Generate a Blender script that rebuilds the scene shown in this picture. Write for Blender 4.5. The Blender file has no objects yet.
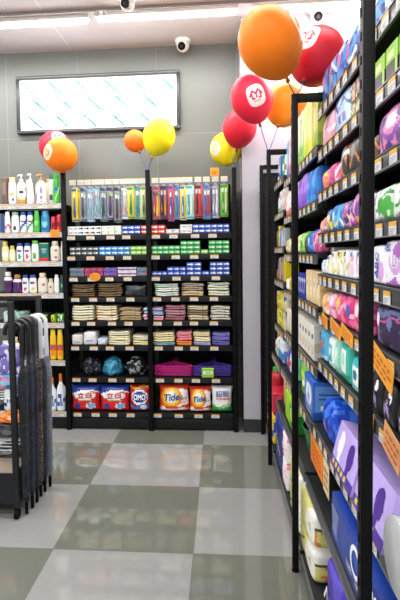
import bpy, bmesh, math, random
from mathutils import Vector, Matrix, noise
C = bpy.context.scene.collection
PI = math.pi
H_CAM = 1.40

# ------------------------------------------------------------------ materials
def lin(c):
    return tuple((x/12.92 if x <= .04045 else ((x+.055)/1.055)**2.4) for x in c)
def hexc(s):
    return lin(tuple(int(s[i:i+2], 16)/255 for i in (0, 2, 4)))
MATS = {}
def M(col, rough=.45, metal=0., coat=0., var=.06, emit=0., trans=0., alpha=1., scale=30., spec=.5):
    """plain coloured material with a little procedural variation of its own"""
    key = (col, rough, metal, coat, var, emit, trans, alpha, spec)
    if key in MATS: return MATS[key]
    m = bpy.data.materials.new('mat_'+col); m.use_nodes = True
    nt = m.node_tree; b = nt.nodes['Principled BSDF']
    c = hexc(col)
    if var > 0:
        tc = nt.nodes.new('ShaderNodeTexCoord'); nz = nt.nodes.new('ShaderNodeTexNoise')
        nz.inputs['Scale'].default_value = scale; nz.inputs['Detail'].default_value = 3
        rp = nt.nodes.new('ShaderNodeValToRGB')
        lo = tuple(x*(1-var) for x in c); hi = tuple(min(1, x*(1+var)+var*.01) for x in c)
        rp.color_ramp.elements[0].position = .3; rp.color_ramp.elements[0].color = (*lo, 1)
        rp.color_ramp.elements[1].position = .7; rp.color_ramp.elements[1].color = (*hi, 1)
        nt.links.new(tc.outputs['Object'], nz.inputs['Vector'])
        nt.links.new(nz.outputs['Fac'], rp.inputs['Fac'])
        nt.links.new(rp.outputs['Color'], b.inputs['Base Color'])
    else:
        b.inputs['Base Color'].default_value = (*c, 1)
    b.inputs['Roughness'].default_value = rough
    b.inputs['Metallic'].default_value = metal
    b.inputs['Coat Weight'].default_value = coat; b.inputs['Specular IOR Level'].default_value = spec
    if trans: b.inputs['Transmission Weight'].default_value = trans
    if alpha < 1: b.inputs['Alpha'].default_value = alpha
    if emit:
        b.inputs['Emission Color'].default_value = (*c, 1); b.inputs['Emission Strength'].default_value = emit
    MATS[key] = m
    return m
def PM(cols, scale=28., rough=.35, stretch=(1, 1, 1)):
    """busy printed packaging: hard-edged patches of several inks"""
    key = ('p', tuple(cols), scale, rough, stretch)
    if key in MATS: return MATS[key]
    m = bpy.data.materials.new('print_'+cols[0]); m.use_nodes = True
    nt = m.node_tree; b = nt.nodes['Principled BSDF']
    tc = nt.nodes.new('ShaderNodeTexCoord'); mp = nt.nodes.new('ShaderNodeMapping')
    mp.inputs['Scale'].default_value = stretch
    nz = nt.nodes.new('ShaderNodeTexNoise'); nz.inputs['Scale'].default_value = scale; nz.inputs['Detail'].default_value = 1.5
    rp = nt.nodes.new('ShaderNodeValToRGB'); rp.color_ramp.interpolation = 'CONSTANT'
    els = rp.color_ramp.elements
    n = len(cols)
    els[0].position = 0; els[0].color = (*hexc(cols[0]), 1)
    els[1].position = .52; els[1].color = (*hexc(cols[1]), 1)
    for i in range(2, n):
        e = els.new(.52+(i-1)*.075); e.color = (*hexc(cols[i]), 1)
    nt.links.new(tc.outputs['Object'], mp.inputs['Vector']); nt.links.new(mp.outputs['Vector'], nz.inputs['Vector'])
    nt.links.new(nz.outputs['Fac'], rp.inputs['Fac']); nt.links.new(rp.outputs['Color'], b.inputs['Base Color'])
    b.inputs['Roughness'].default_value = rough
    MATS[key] = m
    return m

BLACK = M('08080a', .5, spec=.15); BLACK2 = M('040405', .6, spec=.12)
WHITE = M('eeeeea', .4, var=.02); TAGW = M('d2d3d4', .45, var=.03); TAGY = M('dba548', .45)
CLEARW = M('e8ecef', .15, trans=.85, alpha=.35, var=0)
SILVER = M('b9bcc0', .25, metal=.8)

# ------------------------------------------------------------------ mesh helpers
def new_bm(): return bmesh.new()
def obj(name, bm, mats, parent=None, loc=(0, 0, 0), rot=(0, 0, 0), smooth=True):
    me = bpy.data.meshes.new(name); bm.to_mesh(me); bm.free()
    if not isinstance(mats, (list, tuple)): mats = [mats]
    for m in mats: me.materials.append(m)
    if smooth:
        for p in me.polygons: p.use_smooth = True
        try: me.set_sharp_from_angle(angle=math.radians(38))
        except Exception: pass
    o = bpy.data.objects.new(name, me); C.objects.link(o)
    o.location = loc; o.rotation_euler = rot
    if parent is not None: o.parent = parent
    return o
def box(bm, x0, x1, y0, y1, z0, z1, mi=0, bev=0.):
    r = bmesh.ops.create_cube(bm, size=1, matrix=Matrix.Translation(((x0+x1)/2, (y0+y1)/2, (z0+z1)/2)) @ Matrix.Diagonal((abs(x1-x0), abs(y1-y0), abs(z1-z0), 1)))
    fs = set(f for v in r['verts'] for f in v.link_faces)
    for f in fs: f.material_index = mi
    if bev:
        es = list(set(e for v in r['verts'] for e in v.link_edges))
        rr = bmesh.ops.bevel(bm, geom=es, offset=bev, segments=2, profile=.5, affect='EDGES')
        for f in rr['faces']: f.material_index = mi
def cyl(bm, p0, p1, r0, r1=None, seg=12, mi=0):
    r1 = r0 if r1 is None else r1
    p0 = Vector(p0); p1 = Vector(p1); d = p1-p0
    q = d.to_track_quat('Z', 'Y').to_matrix().to_4x4()
    r = bmesh.ops.create_cone(bm, cap_ends=True, segments=seg, radius1=r0, radius2=max(r1, 1e-5), depth=d.length, matrix=Matrix.Translation((p0+p1)/2) @ q)
    for f in set(f for v in r['verts'] for f in v.link_faces): f.material_index = mi
def tube(bm, pts, rad, seg=8, mi=0):
    pts = [Vector(p) for p in pts]; rings = []
    n = len(pts)
    for i, p in enumerate(pts):
        t = (pts[min(i+1, n-1)]-pts[max(i-1, 0)]).normalized()
        up = Vector((0, 0, 1)) if abs(t.z) < .9 else Vector((0, 1, 0))
        if i == 0: a = t.cross(up).normalized()
        else:
            a = (pa - t*pa.dot(t)).normalized()
        pa = a; b = t.cross(a)
        r = rad[i] if isinstance(rad, (list, tuple)) else rad
        rings.append([bm.verts.new(p+(a*math.cos(k*2*PI/seg)+b*math.sin(k*2*PI/seg))*r) for k in range(seg)])
    for i in range(n-1):
        for k in range(seg):
            f = bm.faces.new((rings[i][k], rings[i][(k+1) % seg], rings[i+1][(k+1) % seg], rings[i+1][k])); f.material_index = mi
    for rg in (rings[0][::-1], rings[-1]):
        f = bm.faces.new(rg); f.material_index = mi
def lathe(bm, prof, sx=1., sy=1., seg=20, mi=0, c=(0, 0, 0), artf=None):
    rings = []
    for (r, z) in prof:
        rings.append([bm.verts.new((c[0]+r*sx*math.sin(k*2*PI/seg), c[1]-r*sy*math.cos(k*2*PI/seg), c[2]+z)) for k in range(seg)])
    z0, z1 = prof[0][1], prof[-1][1]
    for i in range(len(prof)-1):
        for k in range(seg):
            f = bm.faces.new((rings[i][k], rings[i][(k+1) % seg], rings[i+1][(k+1) % seg], rings[i+1][k]))
            f.material_index = mi
            if artf:
                a = (k+.5)/seg; a = a if a < .5 else a-1
                u = math.sin(a*2*PI) if abs(a) < .25 else 2
                v = ((prof[i][1]+prof[i+1][1])/2-z0)/(z1-z0)
                f.material_index = artf(u, v*2-1) if abs(u) <= 1 else artf(9, v*2-1)
    for rg in (rings[0][::-1], rings[-1]):
        try:
            f = bm.faces.new(rg); f.material_index = mi
        except ValueError: pass
def lerp_prof(pts, n):
    out = []
    for (a, b) in zip(pts[:-1], pts[1:]):
        for k in range(n): out.append((a[0]+(b[0]-a[0])*k/n, a[1]+(b[1]-a[1])*k/n))
    out.append(pts[-1]); return out

# text as flat polygons (built from the built-in font), cached
TXT = {}
def text_geo(s):
    if s in TXT: return TXT[s]
    cu = bpy.data.curves.new('lettering', 'FONT'); cu.body = s; cu.resolution_u = 3
    o = bpy.data.objects.new('lettering', cu); C.objects.link(o)
    bpy.context.view_layer.update()
    dg = bpy.context.evaluated_depsgraph_get()
    me = bpy.data.meshes.new_from_object(o.evaluated_get(dg))
    vs = [Vector(v.co) for v in me.vertices]; fs = [tuple(p.vertices) for p in me.polygons]
    bpy.data.objects.remove(o); bpy.data.curves.remove(cu); bpy.data.meshes.remove(me)
    x0 = min(v.x for v in vs); x1 = max(v.x for v in vs); y0 = min(v.y for v in vs); y1 = max(v.y for v in vs)
    vs = [((v.x-(x0+x1)/2)/(y1-y0), (v.y-(y0+y1)/2)/(y1-y0)) for v in vs]
    TXT[s] = (vs, fs, (x1-x0)/(y1-y0)); return TXT[s]
def add_text(bm, s, cx, cz, hgt, mi, yf=None, width=None, slant=0., rise=0., rot=0., bold=0.):
    """lettering on the front (-y) of a product; yf(x,z) = surface y"""
    vs, fs, asp = text_geo(s)
    sx = hgt if width is None else width/asp
    ca, sa = math.cos(rot), math.sin(rot)
    offs = [(0, 0)] if not bold else [(0, 0), (bold, 0), (0, bold), (bold, bold)]
    for k, (ox, oz) in enumerate(offs):
        nv = []
        for (a, b) in vs:
            x = a*sx+b*hgt*slant+ox*hgt; z = b*hgt+a*sx*rise+oz*hgt
            x, z = x*ca-z*sa, x*sa+z*ca
            y = (yf(cx+x, cz+z) if yf else 0)-.0012-.0001*k
            nv.append(bm.verts.new((cx+x, y, cz+z)))
        for f in fs:
            try:
                g = bm.faces.new([nv[i] for i in f]); g.material_index = mi
            except ValueError: pass
def add_poly(bm, pts, mi, yf=None, off=.0012):
    """flat filled outline on the front of a product"""
    tmp = [Vector((p[0], p[1], 0)) for p in pts]
    from mathutils.geometry import tessellate_polygon
    tris = tessellate_polygon([tmp])
    nv = [bm.verts.new((p[0], (yf(p[0], p[1]) if yf else 0)-off, p[1])) for p in pts]
    for t in tris:
        try:
            g = bm.faces.new([nv[i] for i in t]); g.material_index = mi
        except ValueError: pass

# art = painted print, given per face of a fine grid: last shape that holds wins
def art_at(shapes, u, v, base=0):
    m = base
    for s in shapes or ():
        k = s[0]
        if k == 'r':
            if s[2] <= u <= s[3] and s[4] <= v <= s[5]: m = s[1]
        elif k == 'e':
            if ((u-s[2])/s[4])**2+((v-s[3])/s[5])**2 <= 1: m = s[1]
        elif k == 'w':          # wavy band: centre, amplitude, frequency, half thickness
            if abs(v-(s[2]+s[3]*math.sin(u*s[4]+(s[6] if len(s) > 6 else 0)))) < s[5]: m = s[1]
        elif k == 'd':          # diagonal band
            if abs(v-s[2]*u-s[3]) < s[4]: m = s[1]
        elif k == 'b':          # below a curved line
            if v < s[2]+s[3]*u+s[4]*u*u: m = s[1]
        elif k == 'n':          # blobs
            if noise.noise((u*s[2]+s[4], v*s[2]*.8, s[4]*3.1)) > s[3]: m = s[1]
    return m
def brick(bm, w, d, h, art=None, n=(12, 4, 10), r=.006, puff=0., wr=0., seed=0, gather=0.):
    """soft-edged pack or carton, front at y=0, base at z=0"""
    art = art or {}
    hw, hd, hh = w/2, d/2, h/2
    r = min(r, hw*.95, hd*.95, hh*.95)
    cache = {}
    def vert(p):
        k = tuple(round(c, 5) for c in p)
        if k in cache: return cache[k]
        q = Vector((p[0]*hw, p[1]*hd, p[2]*hh))
        inn = Vector((max(-hw+r, min(hw-r, q.x)), max(-hd+r, min(hd-r, q.y)), max(-hh+r, min(hh-r, q.z))))
        dd = q-inn
        if dd.length > 1e-9: q = inn+dd.normalized()*r
        if puff:
            q.y += p[1]*puff*(1-p[0]**2)*(1-p[2]**2); q.x += p[0]*puff*.5*(1-p[1]**2)*(1-p[2]**2)
            if p[2] > 0: q.z += p[2]*puff*.35*(1-p[0]**2)
        if gather:
            q.y *= 1-gather*max(0, p[2])**3; q.x *= 1-gather*.25*max(0, p[2])**4
        if wr:
            nv = noise.noise_vector(Vector((q.x*22+seed*7.3, q.y*22, q.z*22+seed)))
            q += nv*wr*(1 if p[2] > -.95 else 0)
        v = bm.verts.new((q.x, q.y+hd, max(q.z+hh, 0))); cache[k] = v; return v
    nx, ny, nz = n
    def L(i, m): return -1+2*i/m
    def face(key, fn, na, nb):
        sh = art.get(key)
        if sh is None and key in ('s+', 's-'): sh = art.get('s')
        if sh is None and key == 'k': sh = art.get('s')
        for i in range(na):
            for j in range(nb):
                ps = [fn(L(i, na), L(j, nb)), fn(L(i+1, na), L(j, nb)), fn(L(i+1, na), L(j+1, nb)), fn(L(i, na), L(j+1, nb))]
                try: f = bm.faces.new([vert(p) for p in ps])
                except ValueError: continue
                f.material_index = art_at(sh, (L(i, na)+L(i+1, na))/2, (L(j, nb)+L(j+1, nb))/2)
    face('f', lambda a, b: (a, -1, b), nx, nz)
    face('k', lambda a, b: (-a, 1, b), nx, nz)
    face('s+', lambda a, b: (1, a, b), ny, nz)
    face('s-', lambda a, b: (-1, -a, b), ny, nz)
    face('t', lambda a, b: (a, b, 1), nx, ny)
    face('u', lambda a, b: (a, -b, -1), nx, ny)
def pouch_y(w, d, h):
    def fy(x, z):
        u = max(-1, min(1, x/(w/2))); v = max(0, min(1, z/h))
        tu = max(0, 1-abs(u)**2.6)**.55
        tv = (max(0, 1-(1-2*v)**6))**.5 if v < .5 else (max(0, 1-(2*v-1)**2.4))**.6
        return d/2-d/2*tu*tv
    return fy
def pouch(bm, w, d, h, art=None, n=(26, 22), wr=.003, seed=0):
    """heat-sealed bag standing up: plump belly, flat crimped top"""
    fy = pouch_y(w, d, h); nx, nz = n
    def P(i, j, s):
        u = -1+2*i/nx; v = j/nz
        x = u*w/2*(1-.05*math.sin(PI*v)+.02*math.cos(7*v+seed)); z = v*h
        y0 = fy(u*w/2, z); t = d/2-y0
        nn = noise.noise(Vector((u*3+seed*5, v*3.5, s*2)))*wr*(1 if 0 < i < nx and 0 < j < nz else 0)
        return (x, d/2-s*t+nn*(-s)*-1, z)
    fr = [[bm.verts.new(P(i, j, 1)) for i in range(nx+1)] for j in range(nz+1)]
    bk = [[fr[j][i] if i in (0, nx) or j in (0, nz) else bm.verts.new(P(i, j, -1)) for i in range(nx+1)] for j in range(nz+1)]
    for j in range(nz):
        for i in range(nx):
            m = art_at(art, -1+2*(i+.5)/nx, -1+2*(j+.5)/nz)
            f = bm.faces.new((fr[j][i], fr[j][i+1], fr[j+1][i+1], fr[j+1][i])); f.material_index = m
            try:
                f = bm.faces.new((bk[j][i+1], bk[j][i], bk[j+1][i], bk[j+1][i+1])); f.material_index = m
            except ValueError: pass
    return fy

# ------------------------------------------------------------------ naming
THINGS = []
ORD = ['first', 'second', 'third', 'fourth', 'fifth', 'sixth', 'seventh', 'eighth', 'ninth', 'tenth', 'eleventh', 'twelfth', 'thirteenth', 'fourteenth']
def tag(o, desc, cat, place='', group=None, order=None, dirn='from left'):
    """label parts are kept until the end, where repeats get their rank"""
    o['category'] = cat
    if group: o['group'] = group
    THINGS.append((o, desc, place, order, dirn))
    return o
def empty(name, loc=(0, 0, 0), rz=0.):
    o = bpy.data.objects.new(name, None); C.objects.link(o); o.location = loc; o.rotation_euler = (0, 0, rz); o.empty_display_size = .05
    return o
def struct(o, label=None):
    o['kind'] = 'structure'
    if label: o['label'] = label
    return o
def dup(o, loc, rot=None):
    c = o.copy(); C.objects.link(c); c.location = loc
    if rot is not None: c.rotation_euler = rot
    for k in o.children:
        kc = k.copy(); C.objects.link(kc); kc.parent = c
    return c
def finish_labels():
    from collections import defaultdict
    g = defaultdict(list)
    for t in THINGS: g[(t[1], t[2])].append(t)
    cats = defaultdict(int)
    for (o, _, place, _, _) in THINGS: cats[(o['category'], place)] += 1
    for (o, _, place, _, _) in THINGS:
        if not o.get('group') and cats[(o['category'], place)] > 1:
            c = o['category']; c = c+('es' if c[-1] in 'sxh' else 's'); o['group'] = c+(' on the '+place if place else ' of the shop')
    for (desc, place), ts in g.items():
        if len(ts) == 1:
            ts[0][0]['label'] = (desc+(', '+place if place else '')); continue
        cols = sorted(set(round(t[3][0], 3) for t in ts))
        for (o, _, _, order, dirn) in ts:
            ci = cols.index(round(order[0], 3))
            mates = sorted(round(t[3][1], 3) for t in ts if round(t[3][0], 3) == round(order[0], 3))
            st = ''
            if len(mates) > 1:
                k = mates.index(round(order[1], 3))
                names = {2: ['lower', 'upper'], 3: ['lowest', 'middle', 'topmost']}.get(len(mates)) or [ORD[i]+' up' for i in range(len(mates))]
                st = names[k]+' '
            rank = '' if len(cols) == 1 else ', '+ORD[ci]+' '+dirn
            o['label'] = st+desc+rank+(', '+place if place else '')
            if not o.get('group'): o['group'] = desc+' '+place

# ------------------------------------------------------------------ room
def tile_floor():
    m = bpy.data.materials.new('floor_tiles'); m.use_nodes = True
    nt = m.node_tree; b = nt.nodes['Principled BSDF']; N = nt.nodes.new; K = nt.links.new
    tc = N('ShaderNodeTexCoord'); mp = N('ShaderNodeMapping'); T = .672
    mp.inputs['Location'].default_value = (.81/T+10, -2.27/T+10, 0); mp.inputs['Scale'].default_value = (1/T, 1/T, 1)
    K(tc.outputs['Object'], mp.inputs['Vector'])
    ck = N('ShaderNodeTexChecker'); ck.inputs['Scale'].default_value = 1
    ck.inputs['Color1'].default_value = (*hexc('8d8d8b'), 1); ck.inputs['Color2'].default_value = (*hexc('6a6c63'), 1)
    zf = N('ShaderNodeVectorMath'); zf.operation = 'ADD'; zf.inputs[1].default_value = (0, 0, .5)
    K(mp.outputs['Vector'], zf.inputs[0]); K(zf.outputs['Vector'], ck.inputs['Vector'])
    # grout: distance to nearest tile border
    fr = N('ShaderNodeVectorMath'); fr.operation = 'FRACTION'; K(mp.outputs['Vector'], fr.inputs[0])
    sp = N('ShaderNodeSeparateXYZ'); K(fr.outputs['Vector'], sp.inputs['Vector'])
    def edge(sock):
        a = N('ShaderNodeMath'); a.operation = 'SUBTRACT'; a.inputs[1].default_value = .5; K(sock, a.inputs[0])
        c = N('ShaderNodeMath'); c.operation = 'ABSOLUTE'; K(a.outputs[0], c.inputs[0]); return c
    mx = N('ShaderNodeMath'); mx.operation = 'MAXIMUM'; K(edge(sp.outputs['X']).outputs[0], mx.inputs[0]); K(edge(sp.outputs['Y']).outputs[0], mx.inputs[1])
    gt = N('ShaderNodeMath'); gt.operation = 'GREATER_THAN'; gt.inputs[1].default_value = .4965; K(mx.outputs[0], gt.inputs[0])
    nz = N('ShaderNodeTexNoise'); nz.inputs['Scale'].default_value = 90; nz.inputs['Detail'].default_value = 4; K(tc.outputs['Object'], nz.inputs['Vector'])
    m1 = N('ShaderNodeMix'); m1.data_type = 'RGBA'; m1.blend_type = 'OVERLAY'; m1.inputs['Factor'].default_value = .05
    K(ck.outputs['Color'], m1.inputs[6]); K(nz.outputs['Fac'], m1.inputs[7])
    m2 = N('ShaderNodeMix'); m2.data_type = 'RGBA'; m2.inputs[7].default_value = (*hexc('6a6a64'), 1)
    K(gt.outputs[0], m2.inputs['Factor']); K(m1.outputs[2], m2.inputs[6])
    K(m2.outputs[2], b.inputs['Base Color'])
    b.inputs['Roughness'].default_value = .04; b.inputs['Specular IOR Level'].default_value = 1.
    return m
def wall_mat(col, seams_x=(), seams_z=(), rough=.35):
    """sheet panel wall with narrow light joints between the sheets"""
    m = bpy.data.materials.new('wall_panel'); m.use_nodes = True
    nt = m.node_tree; b = nt.nodes['Principled BSDF']; N = nt.nodes.new; K = nt.links.new
    tc = N('ShaderNodeTexCoord'); sp = N('ShaderNodeSeparateXYZ'); K(tc.outputs['Object'], sp.inputs['Vector'])
    prev = None
    for ax, vals in (('X', seams_x), ('Z', seams_z)):
        for v in vals:
            a = N('ShaderNodeMath'); a.operation = 'COMPARE'; a.inputs[1].default_value = v; a.inputs[2].default_value = .004
            K(sp.outputs[ax], a.inputs[0])
            if prev is None: prev = a
            else:
                q = N('ShaderNodeMath'); q.operation = 'MAXIMUM'; K(prev.outputs[0], q.inputs[0]); K(a.outputs[0], q.inputs[1]); prev = q
    nz = N('ShaderNodeTexNoise'); nz.inputs['Scale'].default_value = 2.; K(tc.outputs['Object'], nz.inputs['Vector'])
    rp = N('ShaderNodeValToRGB'); c = hexc(col)
    rp.color_ramp.elements[0].color = (*[x*.96 for x in c], 1); rp.color_ramp.elements[1].color = (*[min(1, x*1.04) for x in c], 1)
    K(nz.outputs['Fac'], rp.inputs['Fac'])
    if prev is not None:
        mx = N('ShaderNodeMix'); mx.data_type = 'RGBA'; K(prev.outputs[0], mx.inputs['Factor']); K(rp.outputs['Color'], mx.inputs[6])
        mx.inputs[7].default_value = (*[min(1, x*1.35) for x in c], 1); K(mx.outputs[2], b.inputs['Base Color'])
    else: K(rp.outputs['Color'], b.inputs['Base Color'])
    b.inputs['Roughness'].default_value = rough
    return m

CEIL = 3.18
bm = new_bm(); box(bm, -4, 2.6, -2.5, 4.6, -.05, 0); struct(obj('floor', bm, tile_floor(), smooth=False))
bm = new_bm(); box(bm, -4, 2.6, -2.5, 4.6, CEIL, CEIL+.05); struct(obj('ceiling', bm, wall_mat('d2ced0', seams_x=(-1.265, .35), rough=.6), smooth=False))
bm = new_bm(); box(bm, -4, .20, 4.35, 4.45, 0, CEIL); struct(obj('wall_back', bm, wall_mat('696c67', (-1.86, -1.22, -.53), (2.44,), .4), smooth=False))
bm = new_bm(); box(bm, .175, 2.6, 3.90, 4.45, 0, CEIL); struct(obj('wall_right', bm, wall_mat('b2b0b9', rough=.5), smooth=False))
bm = new_bm(); box(bm, .172, 2.6, 3.885, 3.90, 0, .10); struct(obj('baseboard_right', bm, M('26262a', .5), smooth=False))
bm = new_bm(); box(bm, .15, .175, 4.30, 4.35, 0, CEIL); struct(obj('trim_1', bm, M('6b6d6c', .4), smooth=False))

# ------------------------------------------------------------------ shelving
TAG_W, TAG_H = .064, .030
def price_tag(par, loc, rz, w=TAG_W, h=TAG_H, yellow=.38):
    key = ('tagmesh', w, h, yellow)
    if key not in MATS:
        b = new_bm(); box(b, -w/2, w/2, -.001, .001, 0, h*(1-yellow), 0); box(b, -w/2, w/2, -.001, .001, h*(1-yellow), h, 1)
        for k in range(3): box(b, -w*.38, w*(.1+.12*k), -.0014, -.001, h*(.12+.15*k), h*(.17+.15*k), 2)
        me = bpy.data.meshes.new('price_tag'); b.to_mesh(me); b.free()
        for m in (TAGW, TAGY, M('77777a', .5)): me.materials.append(m)
        MATS[key] = me
    o = bpy.data.objects.new('price_tag', MATS[key]); C.objects.link(o); o.parent = par; o.location = loc; o.rotation_euler = (0, 0, rz)
    return o

YF = 3.90            # front of the back shelving's boards
ZB = {1: 1.544, 2: 1.382, 3: 1.214, 4: 1.052, 5: .860, 6: .662, 7: .405, 8: .122}     # middle of the price strips
def deck(k): return ZB[k]+.021
XP = [-1.895, -1.228, -.556, .113]
def back_bay(x0, x1, zs, label, last=False, white_rail=False, topz=2.06, panel_top=1.985, hooks=None, pitch=.15):
    u = empty('shelving_unit', ((x0+x1)/2, YF, 0)); xm = (x0+x1)/2
    tag(u, label, 'shelving')
    for x in ([x0, x1] if last else [x0]):
        b = new_bm(); box(b, x-xm-.017, x-xm+.017, -.022, .012, .0, topz, bev=.002)
        for k in range(34): box(b, x-xm-.004, x-xm+.004, -.0235, -.022, .3+k*.05, .318+k*.05, 1)
        obj('post', b, [BLACK, BLACK2], u)
    if last:
        b = new_bm(); box(b, x1-xm-.010, x1-xm+.006, .012, .37, .02, topz-.1); obj('side_panel', b, BLACK, u)
    b = new_bm(); box(b, x0-xm+.02, x1-xm-.02, .36, .38, .02, panel_top)
    for k in range(12): box(b, x0-xm+.04+k*.048, x0-xm+.052+k*.048, .358, .36, .2, panel_top-.05, 1)
    obj('back_panel', b, [BLACK, BLACK2], u)
    b = new_bm(); box(b, x0-xm+.019, x1-xm-.019, .015, .355, .012, .088); box(b, x0-xm+.019, x1-xm-.019, .004, .015, .012, .095, bev=.002); obj('plinth', b, M('101113', .5, spec=.3), u)
    for z in zs:
        b = new_bm(); box(b, x0-xm+.019, x1-xm-.019, .006, .355, z+.003, z+.021, bev=.002)
        box(b, x0-xm+.03, x0-xm+.05, .02, .355, z-.03, z+.003); box(b, x1-xm-.05, x1-xm-.03, .02, .355, z-.03, z+.003)
        s = obj('shelf', b, M('111214', .5, spec=.25), u)
        b = new_bm(); box(b, x0-xm+.019, x1-xm-.019, -.001, .006, z-.021, z+.021, bev=.001)
        box(b, x0-xm+.019, x1-xm-.019, -.004, -.001, z+.016, z+.021); box(b, x0-xm+.019, x1-xm-.019, -.004, -.001, z-.021, z-.017)
        obj('price_rail', b, M('c9ccd0', .3) if white_rail else M('1a1b1e', .4, spec=.3), s)
        rnd = random.Random(int(z*1000)+int(x0*100))
        n = int((x1-x0-.06)/pitch)
        for k in range(n+1):
            x = x0-xm+.06+k*pitch+rnd.uniform(-.015, .015)
            if x > x1-xm-.05: continue
            price_tag(s, (x, -.0035, z-.016), 0, w=.10 if white_rail else TAG_W, yellow=.32)
    if hooks:
        b = new_bm(); box(b, x0-xm+.019, x1-xm-.019, .33, .35, 1.945, 1.97); r = obj('hook_rail', b, BLACK, u)
        for x in hooks:
            b = new_bm(); tube(b, [(x-xm, .33, 1.960), (x-xm, .02, 1.960), (x-xm, .008, 1.972)], .003, 6); obj('peg_hook', b, SILVER, r)
            b = new_bm(); box(b, x-xm-.026, x-xm+.026, .000, .003, 1.958, 1.998); box(b, x-xm-.026, x-xm+.026, -.001, 0, 1.985, 1.998, 1)
            f = obj('price_flag', b, [TAGW, M('f3dfae', .5)], r, smooth=False)
    return u
def X(px):            # tape measure along the back shelving
    return -1.228+(px-65)*.0081 if px < 148 else -.556+(px-148)*.0076
HOOK_M = [X(p) for p in (74, 82, 89, 96, 102.5, 109.5, 116.5, 123.5, 130, 136.5, 142.5)]
HOOK_R = [X(p) for p in (155.5, 163.5, 170.5, 177, 183.5, 190.5, 199.5, 208, 217, 226)]
back_bay(XP[0], XP[1], [1.800, 1.572, 1.341, 1.084, .845, .54, .122], 'left bay of the back shelving, holding shampoo bottles behind the umbrellas', white_rail=True, panel_top=1.80, pitch=.125)
back_bay(XP[1], XP[2], list(ZB.values()), 'middle bay of the black back shelving, two red matching detergent bags at its foot', hooks=HOOK_M)
back_bay(XP[2], XP[3], list(ZB.values()), 'right bay of the black back shelving, pink and purple hangers on a lower shelf', last=True, hooks=HOOK_R)

# ------------------------------------------------------------------ toothbrush packs
def brush_pack(name, x, w, cols, top=1.915, length=.27, y=.03, desc='', dy=0):
    """hang-card with clear blister, two-tone handle and bristle head"""
    card, h1, h2, head = cols
    o = empty(name, (x, YF+y, top-length), random.Random(int(x*1000)).uniform(-.22, .22))
    b = new_bm(); box(b, -w/2, w/2, .004, .006, 0, length, 0, bev=.0008)
    box(b, -w/2, w*.3, .003, .004, length*.90, length*.97, 1); box(b, -w*.4, w/2, .003, .004, .004, length*.06, 1)
    pale = min(hexc(card)) > .55
    obj('backing_card', b, [M(card, .3, alpha=.18 if pale else 1, var=0), M(h1, .4)], o)
    n = 2 if w > .055 else 1
    for k in range(n):
        cx = (k-(n-1)/2)*.024
        b = new_bm()
        tube(b, [(cx, -.004, .03), (cx, -.006, .08), (cx+.002, -.004, .13), (cx, -.003, .19)], [.008, .0105, .0075, .005], 8, 0)
        tube(b, [(cx, -.0115, .05), (cx, -.0125, .08), (cx, -.0105, .115)], [.003, .0055, .003], 6, 1)
        box(b, cx-.006, cx+.006, -.005, .0, .185, .222, 0, bev=.002)
        box(b, cx-.005, cx+.005, -.015, -.005, .188, .219, 2)
        obj('toothbrush', b, [M(h1 if k == 0 else h2, .3), M(h2, .3), M(head, .6)], o)
    b = new_bm(); brick(b, w*.92, .022, length*.80, n=(4, 2, 8), r=.008)
    for v in b.verts: v.co.y -= .0185; v.co.z += length*.07
    obj('blister', b, M('f4f7f9', .08, trans=.9, alpha=.12, var=0), o)
    b = new_bm(); box(b, -.012, .012, .003, .0065, length, length+.0145, bev=.001); obj('hang_tab', b, M('dfe3e6', .2, alpha=.55), o)
    return o
mid_p = [('f2d51f', '1f5fb8', '222a35', 'f4f4f4', 'yellow-and-blue'), ('e9edf2', '27406a', '111418', 'dfe8f5', 'white-and-navy'),
 ('dfe6ee', '8fb8e6', '6cb33f', 'f7f7f7', 'pale blue'), ('e4e9ee', '9ec3df', '4aa35a', 'ffffff', 'ice blue and green'),
 ('cfd8de', '12555a', '0c2f3a', 'eeeeee', 'dark teal'), ('e3dcee', '3b2464', '1a1a22', '9be04a', 'purple-and-black'),
 ('e2e4ea', '2b2f3a', '7a2a2a', 'eeeeee', 'black-and-maroon'), ('f1f1f3', 'd8dce2', 'e03a2c', 'ffffff', 'white with red dot'),
 ('f0d834', '169a58', '0f6e44', 'f1f1f1', 'green-and-yellow'), ('d3ebe6', '18a08d', '2e5a8a', 'ffffff', 'teal'), ('dcdcb0', '6f9e34', '161a18', 'f2f2d0', 'olive green')]
right_p = [('e9c6cf', 'd1336c', 'f2c628', '3c2c36', 'pink-and-yellow'), ('6f3a5c', '2c2130', 'd98a2e', 'e8d9e2', 'dark plum'),
 ('d63a4e', '2a5fc2', 'e9edf4', 'ffffff', 'red-and-blue'), ('d6e3f4', '2a6fd0', '3fa04c', 'ffffff', 'blue-and-green'), ('f3d92e', '3a6ad0', 'e9e9e9', 'ffffff', 'yellow-and-blue'),
 ('bfe8e0', '1fae9c', 'e8f2f0', 'ffffff', 'turquoise'), ('d33a3a', '17181c', 'c32a2f', 'efefef', 'black-and-red'), ('d8e4f4', '2b6ecf', 'd9303c', 'ffffff', 'red-topped blue'),
 ('d8d6e8', 'a9a6c8', 'eceaf4', 'ffffff', 'lilac-grey'), ('8fce3f', '3f9a2e', 'd9efb4', 'ffffff', 'green')]
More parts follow.
